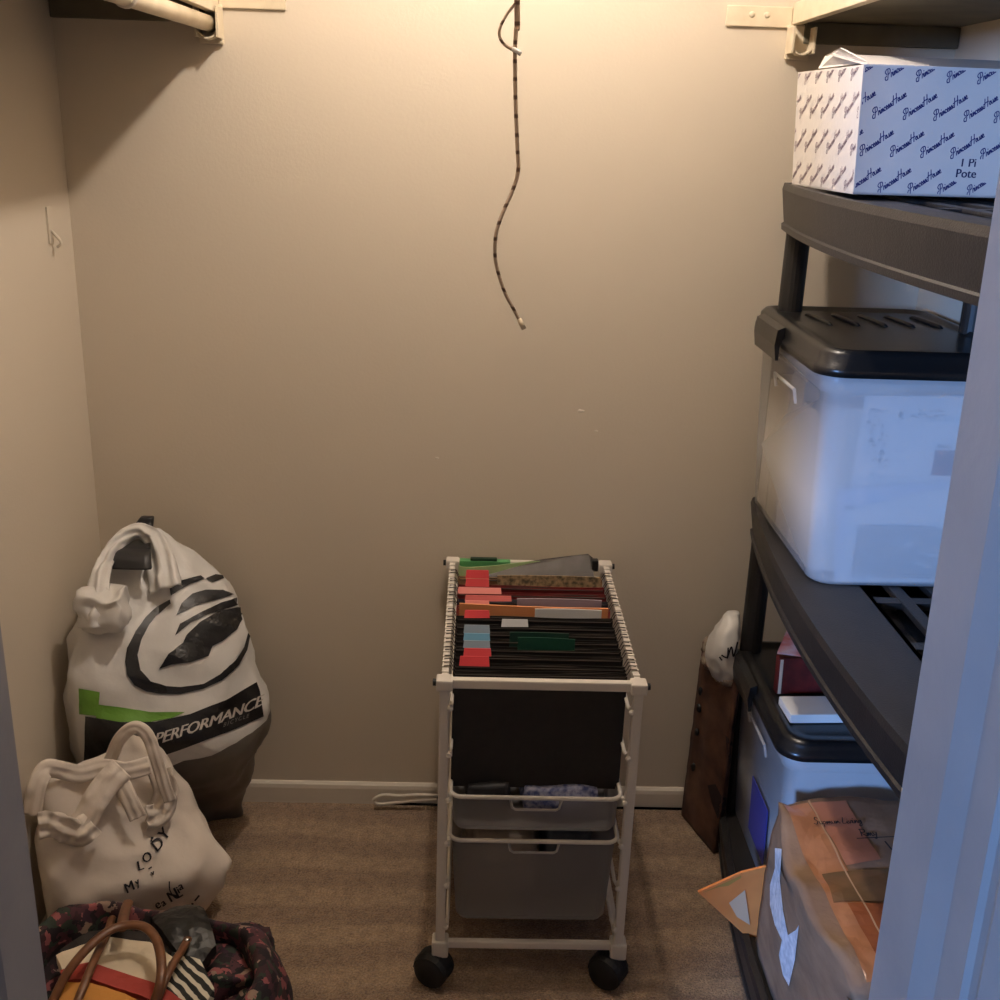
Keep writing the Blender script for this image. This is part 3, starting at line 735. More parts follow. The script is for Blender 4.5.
for name, p, q, hw in (('top_rail', (KX0, KY0), (KX1, KY0), .009), ('top_rail', (KX0, KY1), (KX1, KY1), .009), ('bottom_rail', (KX0, KY0), (KX1, KY0), .008), ('bottom_rail', (KX0, KY1), (KX1, KY1), .008), ('bottom_rail', (KX0, KY0), (KX0, KY1), .008), ('bottom_rail', (KX1, KY0), (KX1, KY1), .008)):
    z = KZ-.004 if name == 'top_rail' else .090
    b = NB(); box(b, p[0]-hw*.8+(.0), q[0]+hw*.8, p[1]-hw*.8, q[1]+hw*.8, z-hw, z+hw, .003); link(name, b, M['white_metal'], cart)
for xx in (KX0, KX1):                                   # file rails with small notches
    b = NB(); box(b, xx-.006, xx+.006, KY0+.012, KY1-.012, KZ-.012, KZ+.001, .001)
    for k in range(26):
        y = KY0+.03+k*(KY1-KY0-.06)/25; box(b, xx-.0065, xx+.0065, y-.003, y+.003, KZ+.0005, KZ+.0035, .0008)
    link('file_rail', b, M['white_metal'], cart)
# runners the baskets slide on
RZ = [.135, .230, .325, .420, .515, .610]
for xx, s in ((KX0, 1), (KX1, -1)):
    for z in RZ:
        xi = xx+s*.013
        b = NB(); tube(b, [(xi-s*.002, KY0+.002, z), (xi, KY0+.02, z-.004), (xi, KY1-.02, z-.004), (xi-s*.002, KY1-.002, z)], .0035, 8)
        box(b, xx+s*.006-.004, xx+s*.006+.010 if s > 0 else xx+s*.006+.004, KY0-.006, KY0+.010, z-.006, z+.006, .002)
        sphere(b, (xx+s*.010, KY0-.010, z), .0055, (1, 1, 1), 10, 6)
        link('runner', b, M['white_metal'], cart, smooth=False)
# sliding baskets
def drawer(zr, depth, taper):
    d = empty('drawer', ((KX0+KX1)/2, KY0, zr), '', ''); del d['label']; del d['category']
    d.parent = cart; d.location = Vector(((KX0+KX1)/2, KY0, zr))-cart.location; WM[d] = Matrix.Translation(((KX0+KX1)/2, KY0, zr))
    x0, x1, y0, y1 = KX0+.014, KX1-.014, KY0+.002, KY1-.03
    b = NB(); tube(b, rrect(x0, x1, y0, y1, .022, zr, 6), .0042, 8, closed=True); link('rim', b, M['white_metal'], d, smooth=True)
    t = .0018; w = (x1-x0)/2; cx = (x0+x1)/2
    # tub walls; the front wall has a hand hole, so it is built apart
    def ring(z, ins): return rrect(x0+ins, x1-ins, y0+ins*.6, y1-ins*.6, .018, z, 5)
    b = NB(); loft(b, [ring(zr-.003, .004), ring(zr-depth+.01, .004+taper), ring(zr-depth, .010+taper), ring(zr-depth+t, .012+taper), ring(zr-depth+.012, .006+taper), ring(zr-.003, .004+t)], False, False)
    bm_f = [f for f in b.faces if f.calc_center_median().y < y0+.012+taper*.6 and abs(f.calc_center_median().x-cx) < w-.03 and f.calc_center_median().z > zr-depth+.006]
    bmesh.ops.delete(b, geom=bm_f, context='FACES')
    n1 = b.verts[:]  # floor of the basket
    f = b.faces.new([b.verts.new(v) for v in ring(zr-depth+t*.5, .012+taper)])
    link('basket', b, M['drawer'], d, smooth=True)
    # front panel with a rounded hand hole
    hw, hh = .044, .021
    def fz(z): k = (zr-.003-z)/(depth-.013); return y0+(.004+taper*k)*.6+.001
    outer = [(cx-w+.022, zr-.003), (cx+w-.022, zr-.003), (cx+w-.022-taper, zr-depth+.01), (cx-w+.022+taper, zr-depth+.01)]
    h = [(p.x, p.y) for p in rrect(cx-hw, cx+hw, zr-.004-hh, zr-.0042, .007, 0, 4)]
    b = NB(); loops = [[Vector((a, c, 0)) for a, c in outer], [Vector((a, c, 0)) for a, c in h]]
    vs = [b.verts.new((v.x, fz(v.y), v.y)) for l in loops for v in l]
    for tri in tessellate_polygon(loops):
        try: b.faces.new([vs[i] for i in tri])
        except ValueError: pass
    link('front_panel', b, M['drawer'], d)
    b = NB(); tube(b, [(p[0], fz(p[1])-.0015, p[1]) for p in [(cx-hw-.004, zr-.003), (cx-hw, zr-hh-.002), (cx-hw+.006, zr-hh-.006), (cx+hw-.006, zr-hh-.006), (cx+hw, zr-hh-.002), (cx+hw+.004, zr-.003)]], .0025, 8); link('hand_hole_rim', b, mat('grey_plastic_rim', (170, 166, 160), .4), d, smooth=True)
    return d
ZD1 = at(530, 801, 1, KY0).z; ZD2 = at(530, 842, 1, KY0).z
ZD1 = .420; ZD2 = .325
drawer(ZD1, .075, .002); drawer(ZD2, .188, .010)
def pad(x0, x1, y0, y1, z0, z1, cuts=14, amp=.008, sc=14, seed=0, r=.3):
    b = NB(); bmesh.ops.create_cube(b, size=1); bmesh.ops.subdivide_edges(b, edges=b.edges[:], cuts=cuts, use_grid_fill=True)
    for v in b.verts:
        p = v.co*2; k = 1-r*(1-min(1, 1/max(p.length, .001)))
        q = p*k; v.co = Vector(((x0+x1)/2+q.x*(x1-x0)/2, (y0+y1)/2+q.y*(y1-y0)/2, (z0+z1)/2+q.z*(z1-z0)/2))
    lumpy(b, amp, sc, seed); return b
zb = ZD1-.072
b = pad(KX0+.04, KX0+.13, KY0+.03, KY0+.24, zb+.004, ZD1+.002, 8, .004, 20, 2); thing('pouch', b, mat('black_nylon', (28, 27, 28), .6, var=(40, 38, 40), vscale=40), 'black pouch in the left of the upper cart drawer', 'pouch', smooth=True)
b = pad(KX0+.145, KX1-.045, KY0+.03, KY0+.26, zb+.004, ZD1-.002, 8, .005, 18, 4); thing('blue_cloth', b, mat('blue_print_cloth', (52, 62, 108), .8, var=(150, 150, 168), vscale=85), 'blue patterned cloth in the right of the upper cart drawer', 'cloth', smooth=True)
zb = ZD2-.182
b = pad(KX0+.05, KX0+.19, KY0+.05, KY0+.30, zb+.004, ZD2-.035, 8, .008, 15, 5); thing('cloth_bundle', b, mat('pale_cloth', (172, 156, 140), .9, var=(150, 134, 120), vscale=20), 'pale cloth bundle in the left of the deep cart drawer', 'cloth', smooth=True)
b = pad(KX0+.20, KX1-.05, KY0+.06, KY0+.34, zb+.004, ZD2-.020, 8, .008, 15, 6); thing('cloth_bundle', b, mat('slate_cloth', (96, 100, 104), .9, var=(76, 78, 84), vscale=20), 'slate grey cloth bundle in the right of the deep cart drawer', 'cloth', smooth=True)

# hanging folders, front to back
def folder(y, m, label, tabs, open_=.010, h=.243, lean=0, top=KZ-.010, wob=0, group=None, raise_=0):
    x0, x1 = KX0+.0135, KX1-.0135
    root = empty('hanging_folder', ((x0+x1)/2, y, top-h), label, 'folder', group)
    N = 10; b = NB()
    for s in (-1, 1):
        R = []
        for k in range(N+1):
            x = x0+(x1-x0)*k/N
            zt_ = top+raise_*(k/N)+wob*math.sin(k*.7+y*40)
            yt = y+s*open_/2+lean+wob*1.5*math.sin(k*.9+y*70)
            R.append([Vector((x, y+s*.0006, top-h)), Vector((x, y+s*open_*.35, top-h*.5)), Vector((x, yt, zt_)), Vector((x, yt+s*.0008, zt_)), Vector((x, y+s*(open_*.35+.0008), top-h*.5)), Vector((x, y+s*.0014, top-h))])
        loft(b, R)
    link('cover', b, m, root)
    b = NB()
    for s in (-1, 1):
        yy = y+s*(open_/2+.0012)+lean
        tube(b, [(KX0-.003, yy, KZ+.004), (KX0+.009, yy, KZ+.005), (KX0+.018, yy, top-.003), (KX1-.018, yy, top-.003), (KX1-.009, yy, KZ+.005), (KX1+.003, yy, KZ+.004)], .0014, 6, .0011)
    link('hanger_rod', b, M['hanger'], root)
    for xa, xb, tm, tz, tl in tabs:
        b = NB(); yy = y-open_/2
        v = [Vector((xa, yy, top-.004)), Vector((xb, yy, top-.004)), Vector((xb-.002, yy+.010, top+tz)), Vector((xa+.002, yy+.010, top+tz))]
        f0 = [b.verts.new(p) for p in v]; f1 = [b.verts.new(p+Vector((0, .0015, 0))) for p in v]
        b.faces.new(f0); b.faces.new(list(reversed(f1)))
        for k in range(4): b.faces.new((f0[(k+1) % 4], f0[k], f1[k], f1[(k+1) % 4]))
        link('index_tab', b, tm, root, label=tl)
    return root
red = mat('red_tab_plastic', (206, 62, 66), .4); pink = mat('pink_tab_card', (232, 138, 128), .5); clear = see_through(mat('clear_tab_plastic', (160, 176, 190), .3), .35)
burg = mat('burgundy_card', (132, 38, 38), .7, var=(112, 30, 32), vscale=30); rose = mat('rose_card', (196, 90, 84), .7); navy = mat('navy_card', (58, 54, 72), .7)
tx0, tx1 = KX0+.030, KX0+.083
G = 'charcoal hanging folders in the cart'
def fy(py): return at(540, py, 2, KZ).y
spec = [
 (668, M['folder'], 'frontmost charcoal hanging folder, its face filling the cart front', [], .012),
 (661, M['folder'], 'charcoal hanging folder with the red tab nearest the cart front', [(tx0-.006, tx1-.002, red, .014, 'red tab')], .010),
 (652, M['folder'], 'charcoal hanging folder with a red tab just behind the front red tab', [(tx0+.001, tx1+.002, red, .012, 'red tab')], .010),
 (644, M['folder'], 'charcoal hanging folder holding the green sheets', [(tx0, tx1, clear, .012, 'clear tab')], .012),
 (636, M['folder'], 'charcoal hanging folder with a blue edged clear tab', [(tx0, tx1, mat('blue_tab_plastic', (96, 150, 180), .4), .010, 'blue tab')], .010),
 (629, M['folder'], 'charcoal hanging folder with smoky clear tab ahead of the long white tab', [(tx0, tx1, clear, .013, 'clear tab')], .010),
 (622, M['folder'], 'charcoal hanging folder with a long clear and white tab near the middle', [(KX0+.105, KX0+.160, see_through(mat('white_tab_plastic', (205, 205, 205), .3), .15), .012, 'long clear tab with white end')], .010),
 (614, M['folder'], 'charcoal hanging folder with red tab right in front of the orange papers', [(tx0, tx1, red, .013, 'red tab')], .011),
 (604, rose, 'rose hanging folder just behind the hindmost charcoal ones', [(tx0, tx1, pink, .012, 'pink tab')], .010),
 (597, navy, 'navy hanging folder between rose and burgundy ones', [(tx0, tx0+.10, rose, .008, 'rose strip')], .009),
 (590, burg, 'burgundy hanging folder with a pink slip on its left', [(tx0-.016, tx1+.026, pink, .010, 'pink slip')], .010),
 (583, burg, 'burgundy hanging folder with a red and pink tab, hindmost burgundy one', [(tx0, tx1, red, .014, 'red tab')], .010),
 (575, mat('tan_card', (176, 140, 100), .7), 'tan hanging folder behind the burgundy ones', [(tx0, tx1, red, .016, 'red tab')], .010),
]
for py, m, lab, tabs, op in spec:
    folder(min(fy(py), KY1-.03), m, lab, tabs, op, wob=.0008, group=G if m is M['folder'] else None)
def loose(y, x0, x1, z0, z1, dz, m, name, label, cat, curl=.0, th=.0015):
    b = NB(); N = 12; R = []
    for k in range(N+1):
        t = k/N; x = x0+(x1-x0)*t; yy = y+curl*math.sin(PI*t)
        zt_ = z1+dz*t
        R.append([Vector((x, yy, z0)), Vector((x, yy, zt_)), Vector((x, yy+th, zt_)), Vector((x, yy+th, z0))])
    loft(b, R); return thing(name, b, m, label, cat)
loose(fy(608), KX0+.02, KX1-.02, .46, KZ+.006, -.004, mat('orange_tan_paper', (226, 150, 96), .7), 'paper_bundle', 'orange edged papers across the middle of the file cart', 'papers', -.005, .004)
loose(fy(611), KX0+.175, KX1-.035, .46, KZ+.004, 0, M['paper'], 'paper_sheet', 'crumpled white paper edge behind the charcoal folders', 'paper', .003, .0025)
loose(fy(601), KX0+.14, KX1-.03, .46, KZ+.004, 0, mat('lilac_paper', (168, 150, 160), .7), 'paper_bundle', 'lilac grey papers between the rose and navy folders', 'papers', .003, .003)
loose(fy(643)-.002, KX0+.135, KX0+.245, .47, KZ+.012, -.002, mat('dark_green_sheet', (30, 84, 66), .5), 'green_sheet', 'dark green sheet standing among the charcoal folders', 'sheet', .002)
loose(fy(637)-.002, KX0+.12, KX0+.235, .47, KZ+.010, -.001, mat('teal_sheet', (36, 72, 62), .5), 'green_sheet', 'second dark green sheet, just behind the brighter green one', 'sheet', .002)
loose(fy(579), KX0+.10, KX1-.02, .46, KZ+.006, .001, mat('kraft_paper', (190, 160, 118), .8, var=(90, 80, 60), vscale=90), 'paper_bundle', 'kraft papers with scribbled edge near the back of the cart', 'papers', .004, .002)
# grey plastic sleeve and green folder at the very back
b = NB(); y0_ = fy(572)
P_ = [at(x, y, 1, yy) for x, y, yy in ((470, 577, 2.255), (530, 579, 2.25), (594, 577, 2.25), (593, 558, 2.290), (588, 554, 2.292), (545, 559, 2.290), (500, 566, 2.285), (468, 570, 2.28))]
f0 = [b.verts.new(p) for p in P_]; f1 = [b.verts.new(Vector(p)+Vector((0, .002, 0))) for p in P_]; b.faces.new(f0); b.faces.new(list(reversed(f1)))
for k in range(len(P_)): b.faces.new((f0[(k+1) % len(P_)], f0[k], f1[k], f1[(k+1) % len(P_)]))
thing('plastic_sleeve', b, mat('grey_sleeve', (96, 90, 84), .6, var=(66, 60, 56), vscale=14), 'grey shiny plastic sleeve lying over the back folders', 'sleeve')
b = NB(); gm = mat('light_green_card', (172, 196, 140), .6)
G_ = [(KX0+.014, KY1-.045), (KX0+.032, KY1-.062), (KX0+.10, KY1-.054), (KX0+.17, KY1-.036), (KX1-.06, KY1-.022)]
R = []
for i, (x, y) in enumerate(spline([(a, c, 0) for a, c in G_], 4) and [(p.x, p.y) for p in spline([(a, c, 0) for a, c in G_], 4)]):
    R.append([Vector((x, y, .46)), Vector((x, y, KZ+.008+.012*i/16)), Vector((x, y+.002, KZ+.008+.012*i/16)), Vector((x, y+.002, .46))])
loft(b, R); gf = thing('file_folder', b, gm, 'light green folder curving along the back of the cart', 'folder')
b = NB(); box(b, KX0+.016, KX0+.13, KY1-.030, KY1-.012, KZ-.004, KZ+.013, .002); thing('document_wallet', b, mat('green_plastic', (88, 156, 96), .4), 'green plastic wallet in the back left corner of the cart', 'wallet')
b = NB(); box(b, KX0+.04, KX0+.10, KY1-.030, KY1-.018, KZ+.0135, KZ+.0195, .002); thing('binder_clip', b, mat('dark_green_clip', (24, 60, 40), .4), 'dark green clip on the back left of the cart', 'clip')
b = NB(); box(b, KX1-.036, KX1-.022, KY1-.055, KY1-.035, KZ+.004, KZ+.030, .003); thing('binder_clip', b, M['gloss_black'], 'black clip at the back right corner of the cart', 'clip')

# ------------------------------------------------------------------ soft bags
def soft_bag(rows, dfun, wrinkle=.006, wsc=(9, 9, 5), nseg=72, nrow=60, yback=None, clampz=0.0, power=.75, xclamp=None, folds=0.0):
    """rows: (left point, right point, front depth, back depth); closed cloth body from rings"""
    RW = [(Vector(a), Vector(c), f, g) for a, c, f, g in rows]
    Ls = spline([r[0] for r in RW], 6); Rs = spline([r[1] for r in RW], 6)
    D = spline([Vector((r[2], r[3], 0)) for r in RW], 6)
    rings = []
    for L, R_, d in zip(Ls, Rs, D):
        c = (L+R_)/2; ax = (R_-L)/2; w = ax.length; u = ax.normalized(); nrm = Vector((u.y, -u.x, 0)).normalized()
        ring = []
        for k in range(nseg):
            a = 2*PI*k/nseg; ca, sa = math.cos(a), math.sin(a)
            X = math.copysign(abs(ca)**.85, ca)*w; Yv = (math.copysign(abs(sa)**power, sa))*(d.x if sa > 0 else d.y)
            p = c+u*X+nrm*Yv
            q = Vector((p.x*wsc[0], p.y*wsc[1], p.z*wsc[2]))
            n1 = noise.fractal(q, 1., 2.1, 4); n2 = abs(noise.noise(q*1.7+Vector((4, 2, 7))))
            rad = (u*ca+nrm*sa)
            p = p+rad*(wrinkle*n1-folds*n2)
            if yback is not None: p.y = min(p.y, yback)
            if xclamp is not None: p.x = max(p.x, xclamp)
            p.z = max(p.z, clampz); ring.append(p)
        rings.append(ring)
    return rings

# --- tall white plastic carrier bag in the corner
def yb1(px, base): return base+(px-160)*.0011          # the bag is turned: its left side stands nearer
R1 = [(798, 110, 243, 2.29), (785, 92, 246, 2.24), (762, 74, 250, 2.16), (740, 69, 257, 2.125), (715, 65, 268, 2.11), (690, 62, 264, 2.12), (665, 61, 257, 2.135), (640, 65, 252, 2.15), (615, 76, 246, 2.17), (595, 86, 238, 2.19), (575, 94, 220, 2.21), (555, 101, 200, 2.235), (538, 112, 178, 2.26), (528, 126, 164, 2.275)]
rows = []
for i, (py, a, c, base) in enumerate(R1):
    t = i/(len(R1)-1)
    L = at(a, py, 1, yb1(a, base)); R_ = at(c, py, 1, min(yb1(c, base), 2.30)); zz = (L.z+R_.z)/2
    f = (.035, .07, .11, .12, .12, .11, .105, .10, .09, .075, .06, .04, .02, .008)[i]; g = (.04, .05, .06, .06, .06, .06, .06, .05, .045, .04, .03, .02, .015, .008)[i]
    if i == 0: L.z = R_.z = 0
    rows.append((L, R_, f, g))
bag = empty('plastic_carrier_bag', (-.64, 2.2, 0), 'tall white plastic carrier bag with round black emblem in the left corner', 'bag')
rings = soft_bag(rows, None, .016, (9, 9, 5), yback=YB-.006, xclamp=XL+.006, folds=.018)
b = NB(); loft(b, rings); bmesh.ops.smooth_vert(b, verts=b.verts[:], factor=.3); bvh1 = bvh_of(b)
bmesh.ops.bisect_plane(b, geom=b.verts[:]+b.edges[:]+b.faces[:], plane_co=(-.64, 2.1, .305), plane_no=Vector((-.16, 0, 1)).normalized())
for f in b.faces:                                      # the lower part of the bag has a darker grey colour
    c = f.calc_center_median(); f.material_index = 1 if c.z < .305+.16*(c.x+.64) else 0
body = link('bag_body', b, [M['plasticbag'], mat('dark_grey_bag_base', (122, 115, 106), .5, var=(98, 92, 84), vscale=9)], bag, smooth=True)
def photo_decal(bvh, poly, m, name, parent, off=.002, L=5, holes=None, label=None):
    bm = fill([poly], holes, L); drape(bm, bvh, from_photo, off); return link(name, bm, m, parent, label=label)
blk = mat('black_bag_print', (26, 24, 24), .45); grn = mat('green_bag_print', (102, 150, 52), .45)
photo_decal(bvh1, [(79, 688), (100, 692), (98, 716), (80, 714)], grn, 'green_stripe', body, .0022, label='green stripe')
photo_decal(bvh1, [(98, 704), (120, 707), (150, 712), (185, 712), (172, 718), (150, 722), (120, 722), (96, 721)], grn, 'green_stripe', body, .0022, label='green stripe')
photo_decal(bvh1, [(86, 716), (120, 722), (155, 722), (190, 714), (225, 700), (256, 682), (259, 690), (263, 716), (235, 729), (205, 740), (180, 749), (160, 756), (120, 762), (84, 768)], blk, 'black_stripe', body, .0026, label='black stripe')
# emblem
def arc(cx, cy, rx, ry, a0, a1, rot, n=24):
    out = []
    for k in range(n+1):
        a = math.radians(a0+(a1-a0)*k/n); x = rx*math.cos(a); y = ry*math.sin(a); c, s = math.cos(rot), math.sin(rot); out.append((cx+x*c-y*s, cy+x*s+y*c))
    return out
em = NB()
outer = [(169, 600), (158, 606), (146, 617), (135, 632), (127, 648), (125, 662), (127, 675), (134, 685), (146, 691), (160, 694), (180, 694), (203, 689), (222, 680), (238, 665), (246, 650), (249, 636), (247, 633)]
inner = [(243, 647), (234, 661), (220, 674), (203, 684), (180, 687), (165, 686), (150, 681), (140, 670), (137, 655), (141, 640), (149, 625), (158, 614), (170, 604)]
join(em, fill([outer+inner], L=4))
for poly in ([(169, 589), (182, 580), (200, 576), (204, 579), (190, 584), (170, 596)], [(205, 579), (215, 575), (222, 576), (223, 579), (212, 583)],
             [(176, 616), (181, 604), (192, 594), (205, 590), (222, 590), (233, 595), (215, 600), (195, 606)],
             [(175, 636), (180, 624), (200, 613), (220, 603), (236, 598), (241, 604), (225, 609), (205, 616), (190, 623), (181, 631)],
             [(158, 669), (168, 654), (183, 643), (187, 634), (200, 622), (220, 611), (242, 606), (243, 616), (236, 630), (222, 641), (212, 646), (208, 656), (190, 662), (172, 664)]):
    join(em, fill([poly], L=4))
drape(em, bvh1, from_photo, .0032); link('emblem', em, blk, body, label='black ring with striped oval emblem')
bm = text2d('PERFORMANCE', 15.5, shear=.25, bold=.35, space=.93); refine(bm, 3)
def tmap(x, y):
    X = 153+x*1.05; t = (X-153)/110; Y = 744-28*t-12*t*t-y*.95; return X, Y
for v in bm.verts: v.co.x, v.co.y = tmap(v.co.x, v.co.y)
drape(bm, bvh1, from_photo, .004); link('lettering', bm, mat('grey_lettering', (196, 188, 178), .5), body, label='pale block lettering')
bm = text2d('BICYCLE', 5.5, shear=.25, space=1.3)
for v in bm.verts: X = 222+v.co.x; v.co.y = 727-(X-222)*.38-v.co.y; v.co.x = X
drape(bm, bvh1, from_photo, .004); link('lettering', bm, mat('grey_lettering', (130, 124, 116), .5), body)
# bunched handle cloth at the top left, and the loop round the black handle
hp = [at(x, y, 1, yy) for x, y, yy in ((100, 632, 2.03), (97, 600, 2.05), (104, 570, 2.10), (118, 545, 2.16), (136, 531, 2.20), (150, 535, 2.21), (157, 552, 2.19), (160, 580, 2.12))]
hp = [at(x, y, 1, yy) for x, y, yy in ((94, 628, 2.00), (96, 598, 2.03), (103, 566, 2.09), (117, 543, 2.15), (136, 531, 2.185), (151, 537, 2.19), (160, 556, 2.17), (166, 590, 2.12))]
b = NB(); cloth_band(b, hp, lambda t: .068-.036*math.sin(PI*min(1, t*1.05)), .004, 2, .010, .016, 12)
link('handle_loop', b, M['plasticbag'], body, smooth=True)
_a = at(80, 630, 1, 2.03); _b = at(126, 588, 1, 2.03)
b = pad(_a.x, _b.x, 1.995, 2.07, _a.z, _b.z, cuts=12, amp=.014, sc=16, seed=8, r=.5)
for v in b.verts: v.co.x = max(v.co.x, XL+.008)
# (gathered cloth beside the loop)
link('gathered_side', b, M['plasticbag'], body, smooth=True)
# black handle of what the bag holds
hb = empty('sports_gear', tuple(at(140, 560, 1, 2.2)), 'black gear with a flat grip poking up through the top of the plastic carrier bag', 'gear')
b = NB()
hpts = [at(x, y, 1, yy) for x, y, yy in ((147, 517, 2.295), (143, 527, 2.28), (137, 540, 2.20), (133, 552, 2.125), (131, 568, 2.10))]
R = []
for i, p in enumerate(spline(hpts, 5)):
    w = (.016, .022, .030, .036, .040)[min(4, i//5)] if i < 20 else .040
    t = i/20; w = .014+.028*t
    R.append([p+Vector((a*w, c*.009, 0)) for a, c in ((-1, -.6), (-.7, -1), (.7, -1), (1, -.6), (1, .6), (.7, 1), (-.7, 1), (-1, .6))])
loft(b, R); link('grip', b, mat('matt_black_plastic', (38, 37, 38), .45), hb, smooth=True)

# --- white fabric tote in front of it
R2 = [(914, 46, 203, 1.93), (900, 42, 208, 1.93), (880, 40, 221, 1.935), (857, 38, 232, 1.945), (835, 36, 219, 1.955), (810, 33, 203, 1.97), (792, 34, 191, 1.975), (776, 52, 180, 1.98), (760, 88, 169, 1.98), (745, 112, 160, 1.98), (732, 128, 151, 1.98)]
rows = []
for i, (py, a, c, yy) in enumerate(R2):
    L = at(a, py, 1, yy-.13*min(1, (140-a)/100)); R_ = at(c, py, 1, yy+.03*min(1, (c-140)/60))
    if L.x < XL+.012: L.x = XL+.012
    f = (.06, .07, .075, .075, .07, .06, .05, .045, .035, .02, .008)[i]; g = (.05, .05, .05, .045, .04, .035, .03, .025, .02, .012, .006)[i]
    if i == 0: L.z = R_.z = .002
    rows.append((L, R_, f, g))
tote = empty('tote_bag', (-.68, 1.94, 0), 'slumped white fabric tote with black handwritten lettering, on the carpet at left', 'bag')
rings = soft_bag(rows, None, .013, (6, 6, 6), xclamp=XL+.006, clampz=.001, folds=.022, power=.6)
n_ = len(rings[-1])
b = NB()
last = rings[-1]; cc = sum(last, Vector())/n_
loft(b, rings, True, True); bmesh.ops.smooth_vert(b, verts=b.verts[:], factor=.3)
bvh2 = bvh_of(b); body = link('bag_body', b, M['tote'], tote, smooth=True)
def strap(pts, w, name='handle', seed=0, amp=.003, bulge=.003):
    b = NB(); cloth_band(b, [at(x, y, 1, yy) for x, y, yy in pts], w, .003, seed, amp, bulge)
    for v in b.verts: v.co.x = max(v.co.x, XL+.004)
    return link(name, b, M['tote'], tote, smooth=True)
strap([(100, 792, 1.915), (109, 764, 1.915), (119, 740, 1.915), (133, 728, 1.915), (145, 733, 1.915), (153, 750, 1.912), (161, 775, 1.905), (170, 802, 1.895)], .026, seed=1)
strap([(32, 815, 1.80), (36, 788, 1.81), (45, 770, 1.83), (58, 770, 1.845), (80, 774, 1.86), (104, 768, 1.875), (126, 771, 1.885), (150, 765, 1.90)], .036, seed=2)
strap([(122, 768, 1.875), (108, 782, 1.855), (95, 800, 1.835), (84, 820, 1.82), (72, 834, 1.81)], .050, seed=3, amp=.006)
strap([(112, 770, 1.88), (122, 786, 1.865), (130, 802, 1.855), (138, 818, 1.85)], .034, seed=4)
strap([(38, 826, 1.79), (52, 824, 1.80), (66, 828, 1.80), (80, 832, 1.805), (92, 822, 1.82)], .055, 'knotted_cloth', seed=6, amp=.014, bulge=.010)
strap([(160, 770, 1.93), (166, 790, 1.92), (160, 812, 1.90), (146, 818, 1.875)], .050, 'side_fold', seed=7, amp=.008)
def letters2(s, x0, y0, size, ang, off=.0025, shear=.1, bold=.35, parent=None, space=1):
    bm = text2d(s, size, shear, bold, space); refine(bm, 4); c, sn = math.cos(ang), math.sin(ang)
    for v in bm.verts:
        X, Y = v.co.x, v.co.y; v.co.x = x0+X*c+Y*sn*-1*-1; v.co.y = y0+X*sn-Y*c
    return bm
em = NB()
for ch, x, y, sz, an in (('M', 126, 893, 11.5, -.5), ('y', 136, 886, 9, -.6), ('L', 137, 871, 12, -.3), ('O', 144, 864, 11, -.6), ('D', 156, 853, 14, -.8), ('Y', 164, 842, 14, -.9), ('\'', 147, 850, 16, .1), ('-', 149, 872, 12, -.6), ('v', 151, 876, 7, -.4), ('e', 157, 909, 11, -.7), ('a', 163, 906, 9, -.7), ('N', 170, 902, 13, -.6), ('i', 178, 893, 9, -.6), ('a', 179, 890, 10, -.5), ('l', 193, 899, 9, .6), ('.', 190, 903, 12, .2)):
    join(em, letters2(ch, x, y, sz*1.15, an))
join(em, polys_bm(stroke2d([(169, 881), (170, 890), (176, 897), (182, 894)], 1.3)))
drape(em, bvh2, from_photo, .003); link('lettering', em, M['ink'], body, label='black hand lettering')

# --- floral handbag at the bottom left
HX, HY = -.575, 1.56
fl = mat('floral_fabric', (70, 34, 46), .85)
nt = fl.node_tree; vo = nt.nodes.new('ShaderNodeTexVoronoi'); vo.inputs['Scale'].default_value = 68
nz_ = nt.nodes.new('ShaderNodeTexNoise'); nz_.inputs['Scale'].default_value = 55; nt.links.new(nt.nodes['Texture Coordinate'].outputs['Object'], nz_.inputs['Vector'])
va = nt.nodes.new('ShaderNodeVectorMath'); va.operation = 'MULTIPLY_ADD'; va.inputs[1].default_value = (.035, .035, .035)
nt.links.new(nz_.outputs['Color'], va.inputs[0]); nt.links.new(nt.nodes['Texture Coordinate'].outputs['Object'], va.inputs[2]); nt.links.new(va.outputs[0], vo.inputs['Vector'])
rp = nt.nodes.new('ShaderNodeValToRGB'); rp.color_ramp.interpolation = 'CONSTANT'; els = rp.color_ramp.elements
els[0].color = lin((34, 26, 30)); els[1].position = .30; els[1].color = lin((80, 44, 52))
for p, c in ((.45, (46, 56, 46)), (.58, (150, 84, 84)), (.70, (58, 34, 48)), (.82, (150, 124, 108)), (.88, (62, 36, 40))):
    e = els.new(p); e.color = lin(c)
sep = nt.nodes.new('ShaderNodeSeparateColor'); nt.links.new(vo.outputs['Color'], sep.inputs[0]); nt.links.new(sep.outputs[0], rp.inputs[0]); nt.links.new(rp.outputs[0], nt.nodes['Principled BSDF'].inputs['Base Color'])
hand_bag = empty('handbag', (HX, HY, 0), 'dark floral fabric handbag with brown leather handles at the bottom left', 'handbag')
rings = []; NS = 72
prof = [(0.80, .004), (.93, .02), (1.0, .06), (1.0, .10), (.97, .135), (.93, .160), (.88, .172), (.83, .165), (.80, .14), (.78, .10)]
prof = [(a, z*1.0) for a, z in prof]
PR = spline([Vector((a, z, 0)) for a, z in prof], 4)
